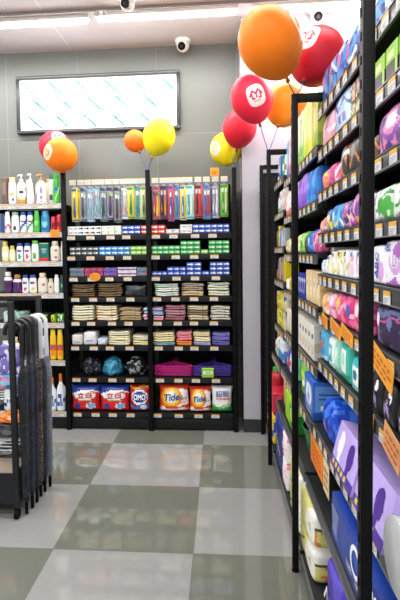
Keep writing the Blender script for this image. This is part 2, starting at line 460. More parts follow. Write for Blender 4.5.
for lst, xs, bay, wid in ((mid_p, HOOK_M, 'middle bay', .048), (right_p, HOOK_R, 'right bay', .058)):
    for i, (p, x) in enumerate(zip(lst, xs)):
        w = wid*1.08 if i % 3 else wid*1.2
        rnd = random.Random(i*7+len(bay))
        L = .262+rnd.uniform(-.015, .018)
        for lay in range(2):
            if lay == 0:
                o = brush_pack('toothbrush_pack', x+rnd.uniform(-.002, .002), min(w, .05 if bay[0] == 'm' else .044 if 2 <= i <= 4 else .060), p[:4], length=L, top=1.942, y=.045)
                first = o
            else: o = dup(first, (x+.004, YF+.10, 1.942-L))
            tag(o, ('front ' if lay == 0 else 'rear ')+p[4]+' toothbrush pack on its hook', 'toothbrush', bay+' of back shelving', 'toothbrush packs on hooks, '+bay, (x, lay))
# orange price card over the hooks
bm = new_bm(); box(bm, -.034, .034, -.002, 0, 0, .065); add_poly(bm, [(-.02, .03), (.02, .03), (.02, .036), (-.02, .036)], 1, lambda x, z: -.002); add_poly(bm, [(-.014, .014), (.012, .014), (.012, .022), (-.014, .022)], 1, lambda x, z: -.002)
tag(obj('price_card', bm, [M('f2a11f', .45), M('b8420f', .5)], loc=(X(216.5), YF-.004, 1.999), smooth=False), 'orange price card above the right bay toothbrush hooks', 'sign')

# ------------------------------------------------------------------ toothpaste boxes
BOXES = {}
def tp_box(cols, w=.043, h=.034, d=.17):
    if cols in BOXES:
        o = BOXES[cols].copy(); C.objects.link(o); return o
    b = new_bm()
    brick(b, w, d, h, {'f': [('r', 1, -1, 1, -.35, .45), ('e', 2, .35, .05, .5, .45), ('r', 2, -.8, -.2, -.15, .2)], 's': [('r', 1, -1, 1, -.4, .4)], 't': [('r', 1, -.5, .5, -1, 1)]}, n=(10, 3, 8), r=.002)
    o = obj('toothpaste_box', b, [M(cols[0], .35), M(cols[1], .35), M(cols[2], .35)])
    BOXES[cols] = o; return o
TP = {'w': (('eceff0', 'dfe3e4', 'a9b2b6'), 'white'), 'wb': (('eef1f2', 'e9ecee', '2a3140'), 'white-and-black'), 'gw': (('e8efe2', '8dbb3a', 'f3f6ee'), 'green-and-white'),
      'b': (('1b49a8', '2d6fd2', 'eef2f8'), 'royal blue'), 'r': (('c92a2a', 'd8493c', 'f3e8e4'), 'red'), 'dk': (('33383c', '565d62', 'd4d8da'), 'charcoal'),
      'lb': (('1f7fc6', '43a3e2', 'e6f2fa'), 'bright blue'), 'li': (('74b52a', '9bd23e', 'eef6df'), 'lime green'), 'te': (('1a7f9a', '2ba0b8', 'd93a3a'), 'teal-and-red'),
      'rd': (('b9202a', 'cf3030', '3b63b8'), 'dark red'), 'rw': (('e7e3e6', 'd33a3f', '3a62b8'), 'red-and-white'), 'br': (('2a58b4', '2a66c6', 'd4343a'), 'blue-and-red'),
      'g': (('1f9a3a', '35b84c', 'd9f0de'), 'green'), 'nb': (('1f3fa6', '3159c4', 'd9e1f6'), 'deep blue'), 'pk': (('cfd4e8', 'c84a5c', 'f0f0f2'), 'pink-and-white')}
def tp_row(shelf, bay, x0, x1, n, key, stack=2, sname=''):
    cols, nm = TP[key]
    step = (x1-x0)/n
    for i in range(n):
        for k in range(stack):
            o = tp_box(cols)
            x = X(x0+step*(i+.5))
            o.location = (x+random.Random(i*3+k).uniform(-.001, .001), YF+.012, deck(shelf)+.0005+k*.0345)
            o.scale = (step*(.0081 if x0 < 148 else .0076)/.043*.97, 1, 1)
            tag(o, nm+' toothpaste box', 'toothpaste box', sname+', '+bay, nm+' toothpaste boxes, '+sname+' '+bay, (x, k))
S1, S2, S3 = 'first shelf below toothbrushes', 'second shelf below toothbrushes', 'third shelf below toothbrushes'
for a in ((1, 67.5, 78, 2, 'w'), (1, 78, 101, 4, 'wb'), (1, 101.5, 121, 3, 'gw'), (1, 121.5, 140, 3, 'b'), (1, 140.5, 146, 1, 'r')): tp_row(a[0], 'middle bay', *a[1:5], sname=S1)
for a in ((2, 69, 98, 5, 'dk'), (2, 98.5, 129, 5, 'lb'), (2, 129.5, 146, 3, 'li')): tp_row(a[0], 'middle bay', *a[1:5], sname=S2)
for a in ((3, 68.5, 83, 2, 'te'), (3, 83.5, 102, 3, 'rd'), (3, 102.5, 116, 2, 'br'), (3, 116.5, 135, 3, 'rw'), (3, 135.5, 146, 2, 'te')): tp_row(a[0], 'middle bay', *a[1:5], sname=S3)
for a in ((1, 150.5, 165, 2, 'r', 2), (1, 165.5, 180, 2, 'pk', 1), (1, 180.5, 193, 2, 'w', 2), (1, 193.5, 231, 6, 'b', 2)): tp_row(a[0], 'right bay', *a[1:6], sname=S1)
for a in ((2, 150.5, 180, 5, 'g', 2), (2, 180.5, 201, 3, 'g', 3), (2, 201.5, 209, 1, 'li', 1), (2, 209.5, 231, 3, 'g', 3)): tp_row(a[0], 'right bay', *a[1:6], sname=S2)
for a in ((3, 150.5, 166, 3, 'nb', 1), (3, 166.5, 186, 3, 'nb', 2), (3, 186.5, 202, 2, 'b', 3), (3, 202.5, 210, 1, 'nb', 1), (3, 210.5, 231, 3, 'b', 3)): tp_row(a[0], 'right bay', *a[1:6], sname=S3)

# ------------------------------------------------------------------ folded towels
def towel(name, cols, w, h, d=.24, seed=0, stripes=True, layers=3):
    b = new_bm(); rnd = random.Random(seed)
    lh = h/layers
    for k in range(layers):
        c0 = len(b.verts)
        t = new_bm(); ww = w*(.985-.03*rnd.random())
        brick(t, ww, d, lh*.98, {'f': [('r', 1, -.95, -.75, -1, 1), ('r', 1, .5, .58, -1, 1)] if stripes else [], 't': [('r', 1, -.95, -.75, -1, 1)]}, n=(18, 5, 4), r=lh*.48, wr=.0035, seed=seed+k)
        ox = rnd.uniform(-.006, .006); sag = rnd.uniform(-.5, .5)
        for v in t.verts:
            v.co.x += ox; v.co.z += k*lh
            v.co.z += .004*math.sin(v.co.x*40+seed)*(k+1)/layers*.7+.0005
            v.co.y += .004*math.sin(v.co.x*23+k*2+seed)+.004
        me = bpy.data.meshes.new('layer'); t.to_mesh(me); t.free(); b.from_mesh(me); bpy.data.meshes.remove(me)
    for v in b.verts: v.co.z = max(v.co.z, .0004)
    return obj(name, b, [M(cols[0], .95, var=.10, scale=120.), M(cols[1], .95, var=.1)])
def towel_stack(shelf, bay, x0, x1, specs, sname, y=.012):
    """specs: list bottom to top of (colours, description, height px)"""
    z = deck(shelf)+.001; x = X((x0+x1)/2); w = (x1-x0)*(.0081 if x0 < 148 else .0076)*.95
    for k, (cols, nm, hp) in enumerate(specs):
        h = hp*.0076784
        o = towel('towel', cols, w, h, seed=int(x0)+k*13+shelf, layers=2)
        o.location = (x, YF+y, z); z += h+.0045
        tag(o, nm+' folded towel', 'towel', sname+', '+bay, None, (x, k))
T4, T5, T6 = 'fourth shelf below toothbrushes', 'fifth shelf below toothbrushes', 'sixth shelf below toothbrushes'
BR = ('6d5840', '55432f'); BR2 = ('7a6448', '5d4a34'); CR = ('e6dfbf', 'cfc39a'); CO = ('ead9b4', 'e0a26a'); TN = ('b59f79', '94805f'); PKT = ('e7a9bd', 'd88aa6'); BLT = ('a9c4e4', '87a9d2')
towel_stack(4, 'middle bay', 69.5, 94, [(BR, 'brown', 4), (BR2, 'brown', 4), (BR, 'brown', 3.5)], T4)
towel_stack(4, 'middle bay', 95, 121, [(BR2, 'chestnut', 4.5), (BR, 'chestnut', 4), (BR2, 'chestnut', 4)], T4)
towel_stack(5, 'middle bay', 69, 92.5, [(CR, 'cream', 5), (('e9e4cc', 'b9d2c6'), 'cream', 5), (CR, 'cream', 4.5)], T5)
towel_stack(5, 'middle bay', 93, 116, [(('f0e4cc', 'e6b98a'), 'peach-striped', 5), (CO, 'peach-striped', 5), (CR, 'ivory', 4)], T5)
towel_stack(5, 'middle bay', 116.5, 139.5, [(TN, 'tan', 4.5), (('c3ae88', '94805f'), 'tan', 4.5), (TN, 'tan', 3)], T5)
towel_stack(5, 'middle bay', 140.5, 146.3, [(PKT, 'pink', 6), (BLT, 'blue', 6)], T5)
towel_stack(6, 'middle bay', 105, 128, [(CR, 'cream', 4.5), (('efe6bd', 'd9cb93'), 'cream', 4.5), (CR, 'cream', 4)], T6)
towel_stack(6, 'middle bay', 129, 146, [(('efe3b2', 'd9c77f'), 'butter yellow', 4.5), (CR, 'butter yellow', 4.5)], T6)
towel_stack(4, 'right bay', 152.5, 178.5, [(('dfe9e2', '9cc9c4'), 'mint', 4), (('e7eadf', 'b9d8a4'), 'mint', 4), (('cfe0cb', 'a3c795'), 'mint', 3.5)], T4)
towel_stack(4, 'right bay', 180.5, 205, [(('d9c094', 'c2a473'), 'sand', 5), (('a8998a', '85776a'), 'taupe', 4), (('b7aa98', '85776a'), 'taupe', 3)], T4)
towel_stack(4, 'right bay', 207.5, 231.5, [(('e8e9d3', 'cfd3ae'), 'pale green', 5), (('dfe3c9', 'c5cba3'), 'pale green', 5), (('e9ead8', 'c5cba3'), 'pale green', 2.5)], T4)
towel_stack(5, 'right bay', 150, 162, [(PKT, 'pink', 5), (BLT, 'blue', 4), (('c4b4d8', 'a794c4'), 'lilac', 3)], T5)
towel_stack(5, 'right bay', 162.5, 185.5, [(('a06a72', '86545c'), 'dusty rose', 5), (('b98890', '9c6a72'), 'dusty rose', 5), (('a9747d', '86545c'), 'dusty rose', 4)], T5)
towel_stack(5, 'right bay', 186, 209.5, [(('d6c8a8', '8a7660'), 'beige', 5), (('8a7862', '6d5c48'), 'brown', 4.5), (('d9cfb4', 'a08e70'), 'beige', 4)], T5)
towel_stack(5, 'right bay', 210, 231.5, [(('d8d4c4', 'b6b3a2'), 'grey-cream', 5), (('cfd1c6', 'a9aca0'), 'grey-cream', 5), (('dedac0', 'c4bd96'), 'grey-cream', 3)], T5)
towel_stack(6, 'right bay', 150, 173.5, [(('7fb2b8', '5c939b'), 'teal', 3), (('efe2ae', 'd9c77f'), 'yellow', 4.5), (('ece0b4', 'd9c77f'), 'yellow', 4)], T6)
towel_stack(6, 'right bay', 174.2, 191.5, [(('ef8a3c', 'd96f24'), 'orange', 4.5), (('e98a94', 'd86a78'), 'coral pink', 5), (('ef9aa0', 'd86a78'), 'coral pink', 3)], T6)
towel_stack(6, 'right bay', 192, 211, [(('b9b6dc', '8f8cc2'), 'lilac', 3), (('efe6c0', 'd6c88e'), 'cream', 5), (('ece0b0', 'd6c88e'), 'cream', 4)], T6)
towel_stack(6, 'right bay', 211.5, 231.5, [(('6f6bb8', '5753a0'), 'violet-blue', 4.5), (('7d79c4', '5f5bb0'), 'violet-blue', 4), (('8985ca', '5f5bb0'), 'violet-blue', 2.5)], T6)
# plastic-wrapped bundle, white packets
def soft(name, w, d, h, cols, art, loc, rz=0, puff=.008, wr=.003, r=.012, seed=0, n=(26, 8, 22), gather=0., rough=.35, mats=None, text=None, rot=None):
    b = new_bm(); brick(b, w, d, h, art, n=n, r=r, puff=puff, wr=wr, seed=seed, gather=gather)
    for t in text or ():
        add_text(b, t[0], t[1], t[2], t[3], t[4], yf=lambda x, z: -puff*max(0, 1-(2*x/w)**2)*max(0, 1-(2*z/h-1)**2)-wr*.6-.001, **(t[5] if len(t) > 5 else {}))
    ms = mats or [M(c, rough) for c in cols]
    return obj(name, b, ms, loc=loc, rot=rot or (0, 0, rz))
BM_ = lambda s, x0, x1: ((X((x0+x1)/2)), YF+.012, deck(s)+.001)
o = soft('towel_bundle', .17, .22, .085, ['1d1f22', '3a3d40'], {'f': [('n', 1, 3, .1, 2.)]}, BM_(4, 122, 146), wr=.008, seed=4); tag(o, 'black plastic-wrapped bundle beside the chestnut towels', 'bundle', 'middle bay')
for i, (x0, x1, h, c, l) in enumerate([(68.5, 80, .082, 'd9d5cd', 'grey-white squat packet'), (80.5, 94, .105, 'e3e4e8', 'tall white packet')]):
    o = soft('packet', (x1-x0)*.00755, .14, h, [c, 'a9b4c4'], {'f': [('r', 1, -.6, .6, -.5, -.2)]}, BM_(6, x0, x1), seed=i, wr=.002); tag(o, l+' left of the cream towels', 'packet', T6+', middle bay')
o = soft('packet', .075, .14, .055, ['c9d2e4', 'e9edf4'], {'f': [('d', 1, .5, 0, .3)]}, BM_(6, 94.5, 104.5), seed=3, wr=.004); tag(o, 'low pale blue packet against the cream towels', 'packet', T6+', middle bay')

# ------------------------------------------------------------------ dark wrapped bundles and hangers (seventh shelf)
def bundle(name, w, h, d, cols, loc, seed):
    b = new_bm()
    bmesh.ops.create_icosphere(b, subdivisions=4, radius=1)
    for v in b.verts:
        p = v.co.copy(); n = noise.noise(p*1.7+Vector((seed, 0, 0)))*.22+noise.noise(p*5+Vector((seed*2, 3, 0)))*.10+abs(noise.noise(p*9+Vector((0, seed, 0))))*.05
        p *= 1+n
        v.co = (p.x*w/2, p.y*d/2+d/2, max(p.z*h*.62+h*.42, .001))
    for f in b.faces:
        c = f.calc_center_median(); f.material_index = 1 if noise.noise(c*30+Vector((seed, 1, 1))) > .18 else 0
    return obj(name, b, [M(cols[0], .25, var=.2, scale=60.), M(cols[1], .18, var=.2)], loc=loc)
for i, (x0, x1, h, c, l) in enumerate([(76, 97, .15, ('191a22', '3a4050'), 'black plastic-wrapped bundle, left of the blue one'), (97, 118.5, .14, ('2f7fa0', '5aa9c4'), 'blue plastic-wrapped bundle between two black ones'), (121, 142, .145, ('1c1d1f', '8a8f92'), 'black bundle in clear wrap, right of the blue one')]):
    tag(bundle('wrapped_bundle', (x1-x0)*.0073, h, .2, c, BM_(7, x0, x1), i*4.7+1), l, 'bundle', 'middle bay')
def hanger(col, seed, wave=0.):
    b = new_bm(); L = .152
    pts = [(-L, 0, 0), (-L*.5, 0, .05), (0, 0, .095), (L*.5, 0, .05), (L, 0, 0), (L*.9, 0, -.012), (0, 0, -.012), (-L*.9, 0, -.012), (-L, 0, 0)]
    tube(b, pts, .0055, 8, 0)
    tube(b, [(0, 0, .095), (0, 0, .12), (.022, 0, .135), (.026, 0, .155), (.005, 0, .172), (-.02, 0, .16)], .004, 8, 0)
    for s in (-1, 1): tube(b, [(s*L*.6, 0, .04), (s*L*.6, .0, .06)], .004, 6, 0)
    return obj('clothes_hanger', b, M(col, .3))
for gi, (x0, col, nm, n) in enumerate([(171.4, 'b81f78', 'magenta', 6), (212.6, '4a2f94', 'purple', 6)]):
    first = None
    for k in range(n):
        rnd = random.Random(k+gi*10)
        if first is None: first = hanger(col, k); o = first
        else: o = first.copy(); C.objects.link(o)
        # lying flat on one another: local z goes back along the shelf
        o.rotation_euler = (-PI/2+rnd.uniform(-.006, .006)+.16, rnd.uniform(-.006, .006), rnd.uniform(-.05, .05))
        o.location = (X(x0)+rnd.uniform(-.002, .002), YF+.06+rnd.uniform(0, .002), deck(7)+.012+k*.0138)
        tag(o, nm+' plastic clothes hanger', 'hanger', 'pile on seventh shelf, right bay', nm+' hangers in the right bay', (0, k))
o = soft('price_box', .095, .03, .075, ['8cc63a', 'e9f4d4', '3f8a22'], {'f': [('r', 1, -.75, .75, -.3, .35), ('r', 2, -.5, .5, -.1, .1)]}, (X(207.5), YF+.002, deck(7)+.001), r=.004, puff=.001, wr=0); tag(o, 'lime green labelled packet in front of the purple hangers', 'packet')
# folded dark cloth beside the hangers at the post
o = soft('folded_bag', .10, .13, .05, ['6d1f5a', '8a2f74'], {'f': [('n', 1, 3, 0, 1)]}, (X(139.8)+.004, YF+.205, deck(7)+.001), wr=.006); tag(o, 'plum folded cloth tucked behind the black bundle', 'cloth', 'middle bay')

# ------------------------------------------------------------------ detergent bags
def det_bag(x0, x1, hp, cols, art, texts, label, d=.11, seed=0, polys=()):
    if x0 < 147: x0, x1 = 148-(148-x0)*1.04, 148-(148-x1)*1.04
    w = (x1-x0)*(.0081 if x0 < 148 else .0076)*1.0; h = hp*.0076784
    b = new_bm(); fy = pouch(b, w, d, h, art, seed=seed)
    yf = lambda x, z: fy(x, z)-.0035
    for p in polys: add_poly(b, [(q[0]*w/2, h/2+q[1]*h/2) for q in p[0]], p[1], yf, .001)
    for t in texts: add_text(b, t[0], t[1]*w/2, h/2+t[2]*h/2, t[3]*h, t[4], yf, **(t[5] if len(t) > 5 else {}))
    o = obj('detergent_bag', b, [M(c, .3, var=.04) for c in cols], loc=(X((x0+x1)/2), YF+.004, deck(8)+.001))
    tag(o, label, 'detergent bag'); return o
lib = ['d81f26', '1f3f9c', 'f4f3f0', 'e8b83a', '9c1218', '6fb1e6', 'f7f7f7']
libart = [('b', 2, 1.9, .0, 0), ('b', 1, 1.8, .0, .0), ('b', 2, .66, .12, -.3), ('b', 0, .56, .12, -.3), ('e', 2, 0, .22, .80, .32), ('e', 2, .45, -.55, .34, .24), ('e', 5, .5, -.52, .3, .2), ('e', 1, -.5, -.55, .22, .2), ('r', 3, -.35, .5, -.2, -.1), ('r', 0, -1, 1, -1, -.86)]
for (x0, x1, l, s) in ((69, 97, 'red and blue detergent bag with two-character red title, left of its twin', 1), (97.2, 125.8, 'red and blue detergent bag with two-character title, beside the OMO bag', 2)):
    det_bag(x0, x1, 27.5, lib, libart, [('立白', .0, .24, .21, 4, dict(bold=.035, rise=.06, width=.115)), ('立白', .0, .25, .21, 0, dict(bold=.03, rise=.06, width=.112)), ('天然皂粉', .1, -.15, .07, 1, {})], l, seed=s)
det_bag(126.2, 146.5, 28, ['cf1f2a', 'ffffff', '1d3c96', '8a0f1a', 'f2c02a', '2a7fd0', 'd8e6f4'],
        [('n', 3, 2.5, .2, 3), ('e', 1, 0, .1, .8, .55), ('e', 2, 0, .12, .72, .42), ('w', 5, -.6, .15, 4, .13), ('e', 6, .4, -.62, .3, .2), ('b', 3, -.86, 0, 0), ('w', 4, .82, .08, 4, .06)],
        [('OMO', 0, .12, .2, 1, dict(width=.095, bold=.06))], 'red detergent bag lettered OMO beside the black post', seed=3)
tide = ['e2431f', 'f28a1f', 'f6d22e', 'f7f7f7', '1c3f9c', 'f4f4f4', 'c8301c']
tideart = [('e', 3, .55, -.1, .75, .8), ('e', 1, -.15, .12, .75, .72), ('e', 2, -.15, .12, .6, .58), ('e', 3, -.15, .12, .42, .40), ('b', 0, -.55, .05, .08), ('e', 3, -.72, -.7, .16, .2), ('w', 3, -.78, .05, 3, .06), ('r', 0, -1, 1, .84, 1)]
det_bag(155.5, 187, 28.5, tide, tideart, [('Tide', -.14, .12, .25, 4, dict(width=.125, bold=.05, slant=.15, rise=.12)), ('超洁净', .62, .05, .09, 4, dict(width=.06)), ('全效', .6, -.25, .08, 0, {})], 'larger orange Tide bag beside the post, right bay', seed=4)
det_bag(187.5, 210.5, 26.5, tide, tideart, [('Tide', -.1, .08, .22, 4, dict(width=.10, bold=.05, slant=.15, rise=.12)), ('洁净', .62, -.05, .08, 4, {})], 'smaller orange Tide bag between large Tide and green bag', seed=5)
det_bag(211, 234-1.2, 27.5, ['eef1ee', '1c3c9c', '2a9a4e', 'd8283a', '6cc24a', 'c4d2da', 'f4d23a'],
        [('b', 2, -.62, .1, .25), ('w', 4, -.55, .12, 5, .08), ('e', 2, -.7, -.8, .4, .3), ('e', 2, .75, -.8, .35, .3), ('e', 5, .55, -.42, .28, .14), ('e', 6, .35, -.45, .12, .1), ('r', 5, -1, 1, .88, 1)],
        [('超能', 0, .45, .22, 1, dict(width=.10, bold=.02, rise=.05)), ('天然皂粉', .05, .08, .07, 3, dict(width=.11, bold=.05))], 'white and green detergent bag with blue title, rightmost on bottom shelf', seed=6)

# promo tag hung on the third strip of the middle bay
def promo(loc, rz, w, h, label, seed=0, col='e89a24', round_=False, tilt=0., roll=0.):
    b = new_bm()
    if round_:
        pts = [((w/2)*(1+.08*(i % 2))*math.cos(i*2*PI/18), h/2+(h/2)*(1+.08*(i % 2))*math.sin(i*2*PI/18)) for i in range(18)]
    else: pts = [(-w/2, 0), (w/2, 0), (w/2, h), (-w/2, h)]
    vs0 = [b.verts.new((p[0], 0, p[1])) for p in pts]; vs1 = [b.verts.new((p[0], .0015, p[1])) for p in pts]
    b.faces.new(vs0); b.faces.new(vs1[::-1])
    for i in range(len(pts)): b.faces.new((vs0[i-1], vs1[i-1], vs1[i], vs0[i]))
    rnd = random.Random(seed)
    for r_ in range(3):
        x = -w*.36; z = h*(.72-.24*r_)
        while x < w*.3:
            l = rnd.uniform(.08, .2)*w; add_poly(b, [(x, z-h*.05), (x+l, z-h*.03), (x+l*.9, z+h*.06), (x, z+h*.05)], 1); x += l+.05*w
    o = obj('promo_card', b, [M(col, .45), M('b8541a', .5)], loc=loc, rot=(tilt, roll, rz), smooth=False)
    tag(o, label, 'price card'); return o
promo((X(94.5), YF-.0065, deck(3)-.034), 0, .085, .062, 'rounded orange price tag stuck on the third strip, middle bay', 5, round_=True)
promo((X(55.5), YF-.0065, 1.572-.022), 0, .075, .06, 'orange price tag on the strip under red bottles, left bay', 6)

# ------------------------------------------------------------------ bottles (left bay)
def bottle(name, w, h, kind, cols, art, loc, rz=0, depth=.65, text=None):
    """cols: body, accent inks..., cap colour last"""
    o = empty(name, loc, rz); r = w/2
    capc = cols[-1]; b = new_bm()
    af = lambda u, v: art_at(art, u, v) if u < 5 else art_at([s for s in art if s[0] in ('b',)], 0, v)
    if kind == 'pump':
        hb = h*.78; P = [(r*.80, 0), (r*.97, hb*.03), (r, hb*.2), (r, hb*.7), (r*.93, hb*.82), (r*.62, hb*.93), (r*.36, hb*.97), (r*.34, hb)]
    elif kind == 'waist':
        hb = h*.78; P = [(r*.85, 0), (r, hb*.05), (r*.98, hb*.25), (r*.78, hb*.55), (r*.66, hb*.82), (r*.45, hb*.94), (r*.36, hb)]
    elif kind == 'flip':
        hb = h*.84; P = [(r*.75, 0), (r*.95, hb*.03), (r, hb*.15), (r*.97, hb*.6), (r*.88, hb*.92), (r*.72, hb)]
    elif kind == 'jar':
        hb = h*.80; P = [(r*.8, 0), (r*.98, hb*.05), (r, hb*.15), (r, hb*.75), (r*.86, hb*.9), (r*.6, hb)]
    elif kind == 'tube':
        hb = h*.9; P = [(r*.7, 0), (r, hb*.03), (r, hb*.7), (r*.92, hb*.9), (r*.6, hb)]
    elif kind == 'jug':
        hb = h*.80; P = [(r*.92, 0), (r, hb*.03), (r, hb*.58), (r*.9, hb*.74), (r*.6, hb*.88), (r*.38, hb*.94), (r*.34, hb)]
    lathe(b, lerp_prof(P, 4), 1, depth, 20, 0, (0, r*depth, 0), af)
    if text:
        for t in text: add_text(b, t[0], t[1]*r, t[2]*hb, t[3]*hb, t[4], lambda x, z: r*depth*(1-math.sqrt(max(0.05, 1-(x/r)**2)))-.001, **(t[5] if len(t) > 5 else {}))
    obj('bottle_body', b, [M(c, .28, coat=.2, var=.03) for c in cols[:-1]], o)
    b = new_bm(); c0 = (0, r*depth, 0)
    if kind in ('pump', 'waist'):
        cyl(b, (0, r*depth, hb), (0, r*depth, hb+h*.05), r*.42, r*.40, 14); cyl(b, (0, r*depth, hb+h*.05), (0, r*depth, h*.94), r*.13, seg=8)
        box(b, -r*.5, r*.22, r*depth-r*.2, r*depth+r*.2, h*.94, h, bev=r*.08)
        tube(b, [(-r*.45, r*depth, h*.975), (-r*.75, r*depth, h*.965), (-r*.85, r*depth, h*.935)], r*.10, 6)
        obj('pump', b, M(capc, .3), o)
    else:
        rc = {'flip': r*.74, 'jar': r*.64, 'tube': r*.62, 'jug': r*.36}[kind]
        lathe(b, [(rc*.98, hb), (rc, hb+.002), (rc*.97, h-.004), (rc*.88, h)], 1, depth if kind == 'flip' else 1, 16, 0, c0)
        for k in range(10): pass
        obj('cap', b, M(capc, .35), o)
    if kind == 'jug':
        b = new_bm(); tube(b, [(r*.5, r*depth, hb*.86), (r*.95, r*depth, hb*.80), (r*1.0, r*depth, hb*.62), (r*.95, r*depth, hb*.5)], r*.12, 8); obj('handle', b, M(cols[0], .28), o)
    return o
def LB(z, x0, x1, hp, kind, cols, art, label, dy=.015, text=None, cat='bottle', name='shampoo_bottle', depth=.6, shelf=''):
    w = (x1-x0)*.0081*1.0
    o = bottle(name, w, hp*.0077, kind, cols, art, (X((x0+x1)/2)-(.028 if z < .9 else 0), YF+dy, z+.0215), depth=depth, text=text)
    tag(o, label, cat, shelf); return o
ZA, ZBb, ZC, ZD, ZE, ZF, ZG = 1.800, 1.572, 1.341, 1.084, .845, .54, .122
s = 'top shelf, left bay'
o = soft('hair_care_box', .05, .06, .215, ['6d5850', '8a7468'], {'f': [('r', 1, -.6, .6, -.3, .6)]}, (X(3.8), YF+.02, ZA+.022), r=.006, puff=.002, wr=0); tag(o, 'brown upright carton left of the white bottles', 'carton', s)
LB(ZA, 7.5, 15.8, 28, 'flip', ['f1efec', 'e8b04a', '3f5fae', '2c2c34', 'd9b98a'], [('r', 1, -.7, .7, -.3, -.05), ('e', 2, .3, -.5, .3, .12), ('r', 3, -.4, .5, .1, .18)], 'white bottle with beige cap and small coloured print', shelf=s)
LB(ZA, 16.2, 25.6, 31, 'pump', ['f2f1ee', 'c79a3c', '333338', 'f3f2f0'], [('b', 1, -.55, 0, .1), ('d', 1, .5, -.2, .05), ('r', 2, -.3, .6, .0, .05)], 'white pump bottle with gold lower band', shelf=s)
LB(ZA, 26.5, 34, 31.5, 'waist', ['efe9e6', 'd9c9c4', 'f4f2f0'], [('r', 1, -.4, .4, -.2, 0)], 'slim waisted white pump bottle without print', shelf=s)
LB(ZA, 35, 46.5, 31, 'pump', ['f3efe8', '7a4f9c', '8a6ab0', 'c99a52'], [('r', 1, -.75, -.55, -.8, .0), ('r', 1, -.45, -.25, -.7, -.1), ('e', 2, .25, .15, .22, .2), ('r', 1, .0, .35, -.55, -.4), ('r', 1, .1, .3, -.85, -.75)], 'wide white pump bottle with gold head and purple print', shelf=s)
LB(ZA, 47.3, 52.7, 30, 'flip', ['d9dfd6', '3d4a44', '2c6e46'], [('e', 1, 0, -.45, .7, .25)], 'narrow pale bottle with dark green cap', shelf=s, dy=.05)
LB(ZA, 53, 60.3, 30.5, 'flip', ['3fb03c', '1f6fb0', 'bfe89a', '37a83a'], [('e', 1, 0, .1, .5, .2), ('d', 2, .8, -.5, .12)], 'bright green bottle left of the shelf post', shelf=s)
LB(ZA, 20, 26.5, 27, 'flip', ['e9c8cd', 'd79aa6', 'f0e4e2'], [], 'pink bottle peeping out behind white pump bottles', shelf=s, dy=.12)
LB(ZA, 40, 47.5, 28, 'flip', ['e9d9c2', 'c9a878', 'd9a04a'], [], 'tan bottle standing behind the purple-printed bottle', shelf=s, dy=.14)
s = 'second shelf, left bay'
LB(ZBb, -.5, 2.6, 20, 'flip', ['1f4f9c', 'dfe6f2', '1a3a78'], [], 'navy bottle at the photo edge', shelf=s)
LB(ZBb, 3, 9, 22, 'flip', ['f4f2f2', 'd64a7a', 'f2f0f0'], [('w', 1, -.3, .2, 4, .15)], 'white bottle with pink swirl', shelf=s)
LB(ZBb, 9.5, 18, 21.5, 'flip', ['eff2ee', '2a2e2c', '8fae8a', '9fbf9a'], [('e', 1, 0, -.45, .45, .26), ('r', 2, -.6, .6, .1, .2)], 'white bottle with round black emblem and green cap', shelf=s)
for x0, x1, c, l in ((18.6, 25.4, '2a5fb8', 'white bottle with blue emblem and blue cap'), (26, 32.3, '2f9a4a', 'white bottle with green emblem and blue cap')):
    LB(ZBb, x0, x1, 21.5, 'flip', ['f1f4f6', c, '20407e', 'd9303c', '2352a8'], [('d', 1, .5, -.2, .2), ('e', 2, -.1, .25, .6, .16), ('e', 3, .2, .25, .2, .1)], l, shelf=s)
LB(ZBb, 32.8, 39, 22.5, 'flip', ['43b83c', '2c8a30', 'a8e07a', '57c24a'], [('e', 2, 0, 0, .5, .3)], 'lime green bottle beside the blue one', shelf=s)
LB(ZBb, 39.5, 49, 22, 'flip', ['2a86b8', '1f5f94', '8fd0e6', '2f93c0'], [('e', 2, 0, -.1, .6, .3), ('r', 1, -.6, .6, -.7, -.5)], 'teal blue bottle left of red packets', shelf=s)
for i, (x0, x1, h) in enumerate(((50.3, 55.6, 16), (56, 61.5, 18))):
    o = soft('packet', (x1-x0)*.0075, .1, h*.0077, ['b81f2c', 'e4505a', '5a1018'], {'f': [('n', 1, 3, .1, i), ('e', 2, 0, -.1, .5, .35)]}, (X((x0+x1)/2), YF+.012, ZBb+.022), seed=i, wr=.002)
    tag(o, ('shorter' if i == 0 else 'taller')+' dark red packet near the orange tag', 'packet', s)
s = 'third shelf, left bay'
for x0, x1, hp, l in ((-1, 6.4, 21, 'pale yellow bottle at the photo edge'), (6.7, 13.2, 16.5, 'squat pale yellow bottle with white label')):
    LB(ZC, x0, x1, hp, 'jar', ['e4e2a8', 'f2f2e6', 'cfd06a', 'd8c860'], [('r', 1, -.8, .8, -.4, .2), ('r', 2, -.5, .5, -.2, -.05)], l, shelf=s)
for x0, x1, c, l in ((14, 21.2, '3fa04a', 'white bottle with blue cap and green leaf'), (21.8, 28.9, 'd8407a', 'white bottle with blue cap and pink flower')):
    LB(ZC, x0, x1, 19, 'flip', ['f0f4f6', '2a50a0', c, 'd9303c', '2450a8'], [('e', 1, 0, .35, .6, .18), ('e', 3, .2, .35, .2, .1), ('e', 2, .1, -.35, .5, .3)], l, shelf=s)
LB(ZC, 29.3, 37.5, 21.5, 'flip', ['f2f5ef', '7fc24a', '4f8a34', '66c23a'], [('e', 1, -.1, -.35, .5, .35), ('e', 2, .1, -.5, .3, .2)], 'white bottle with green cap and leaf print', shelf=s)
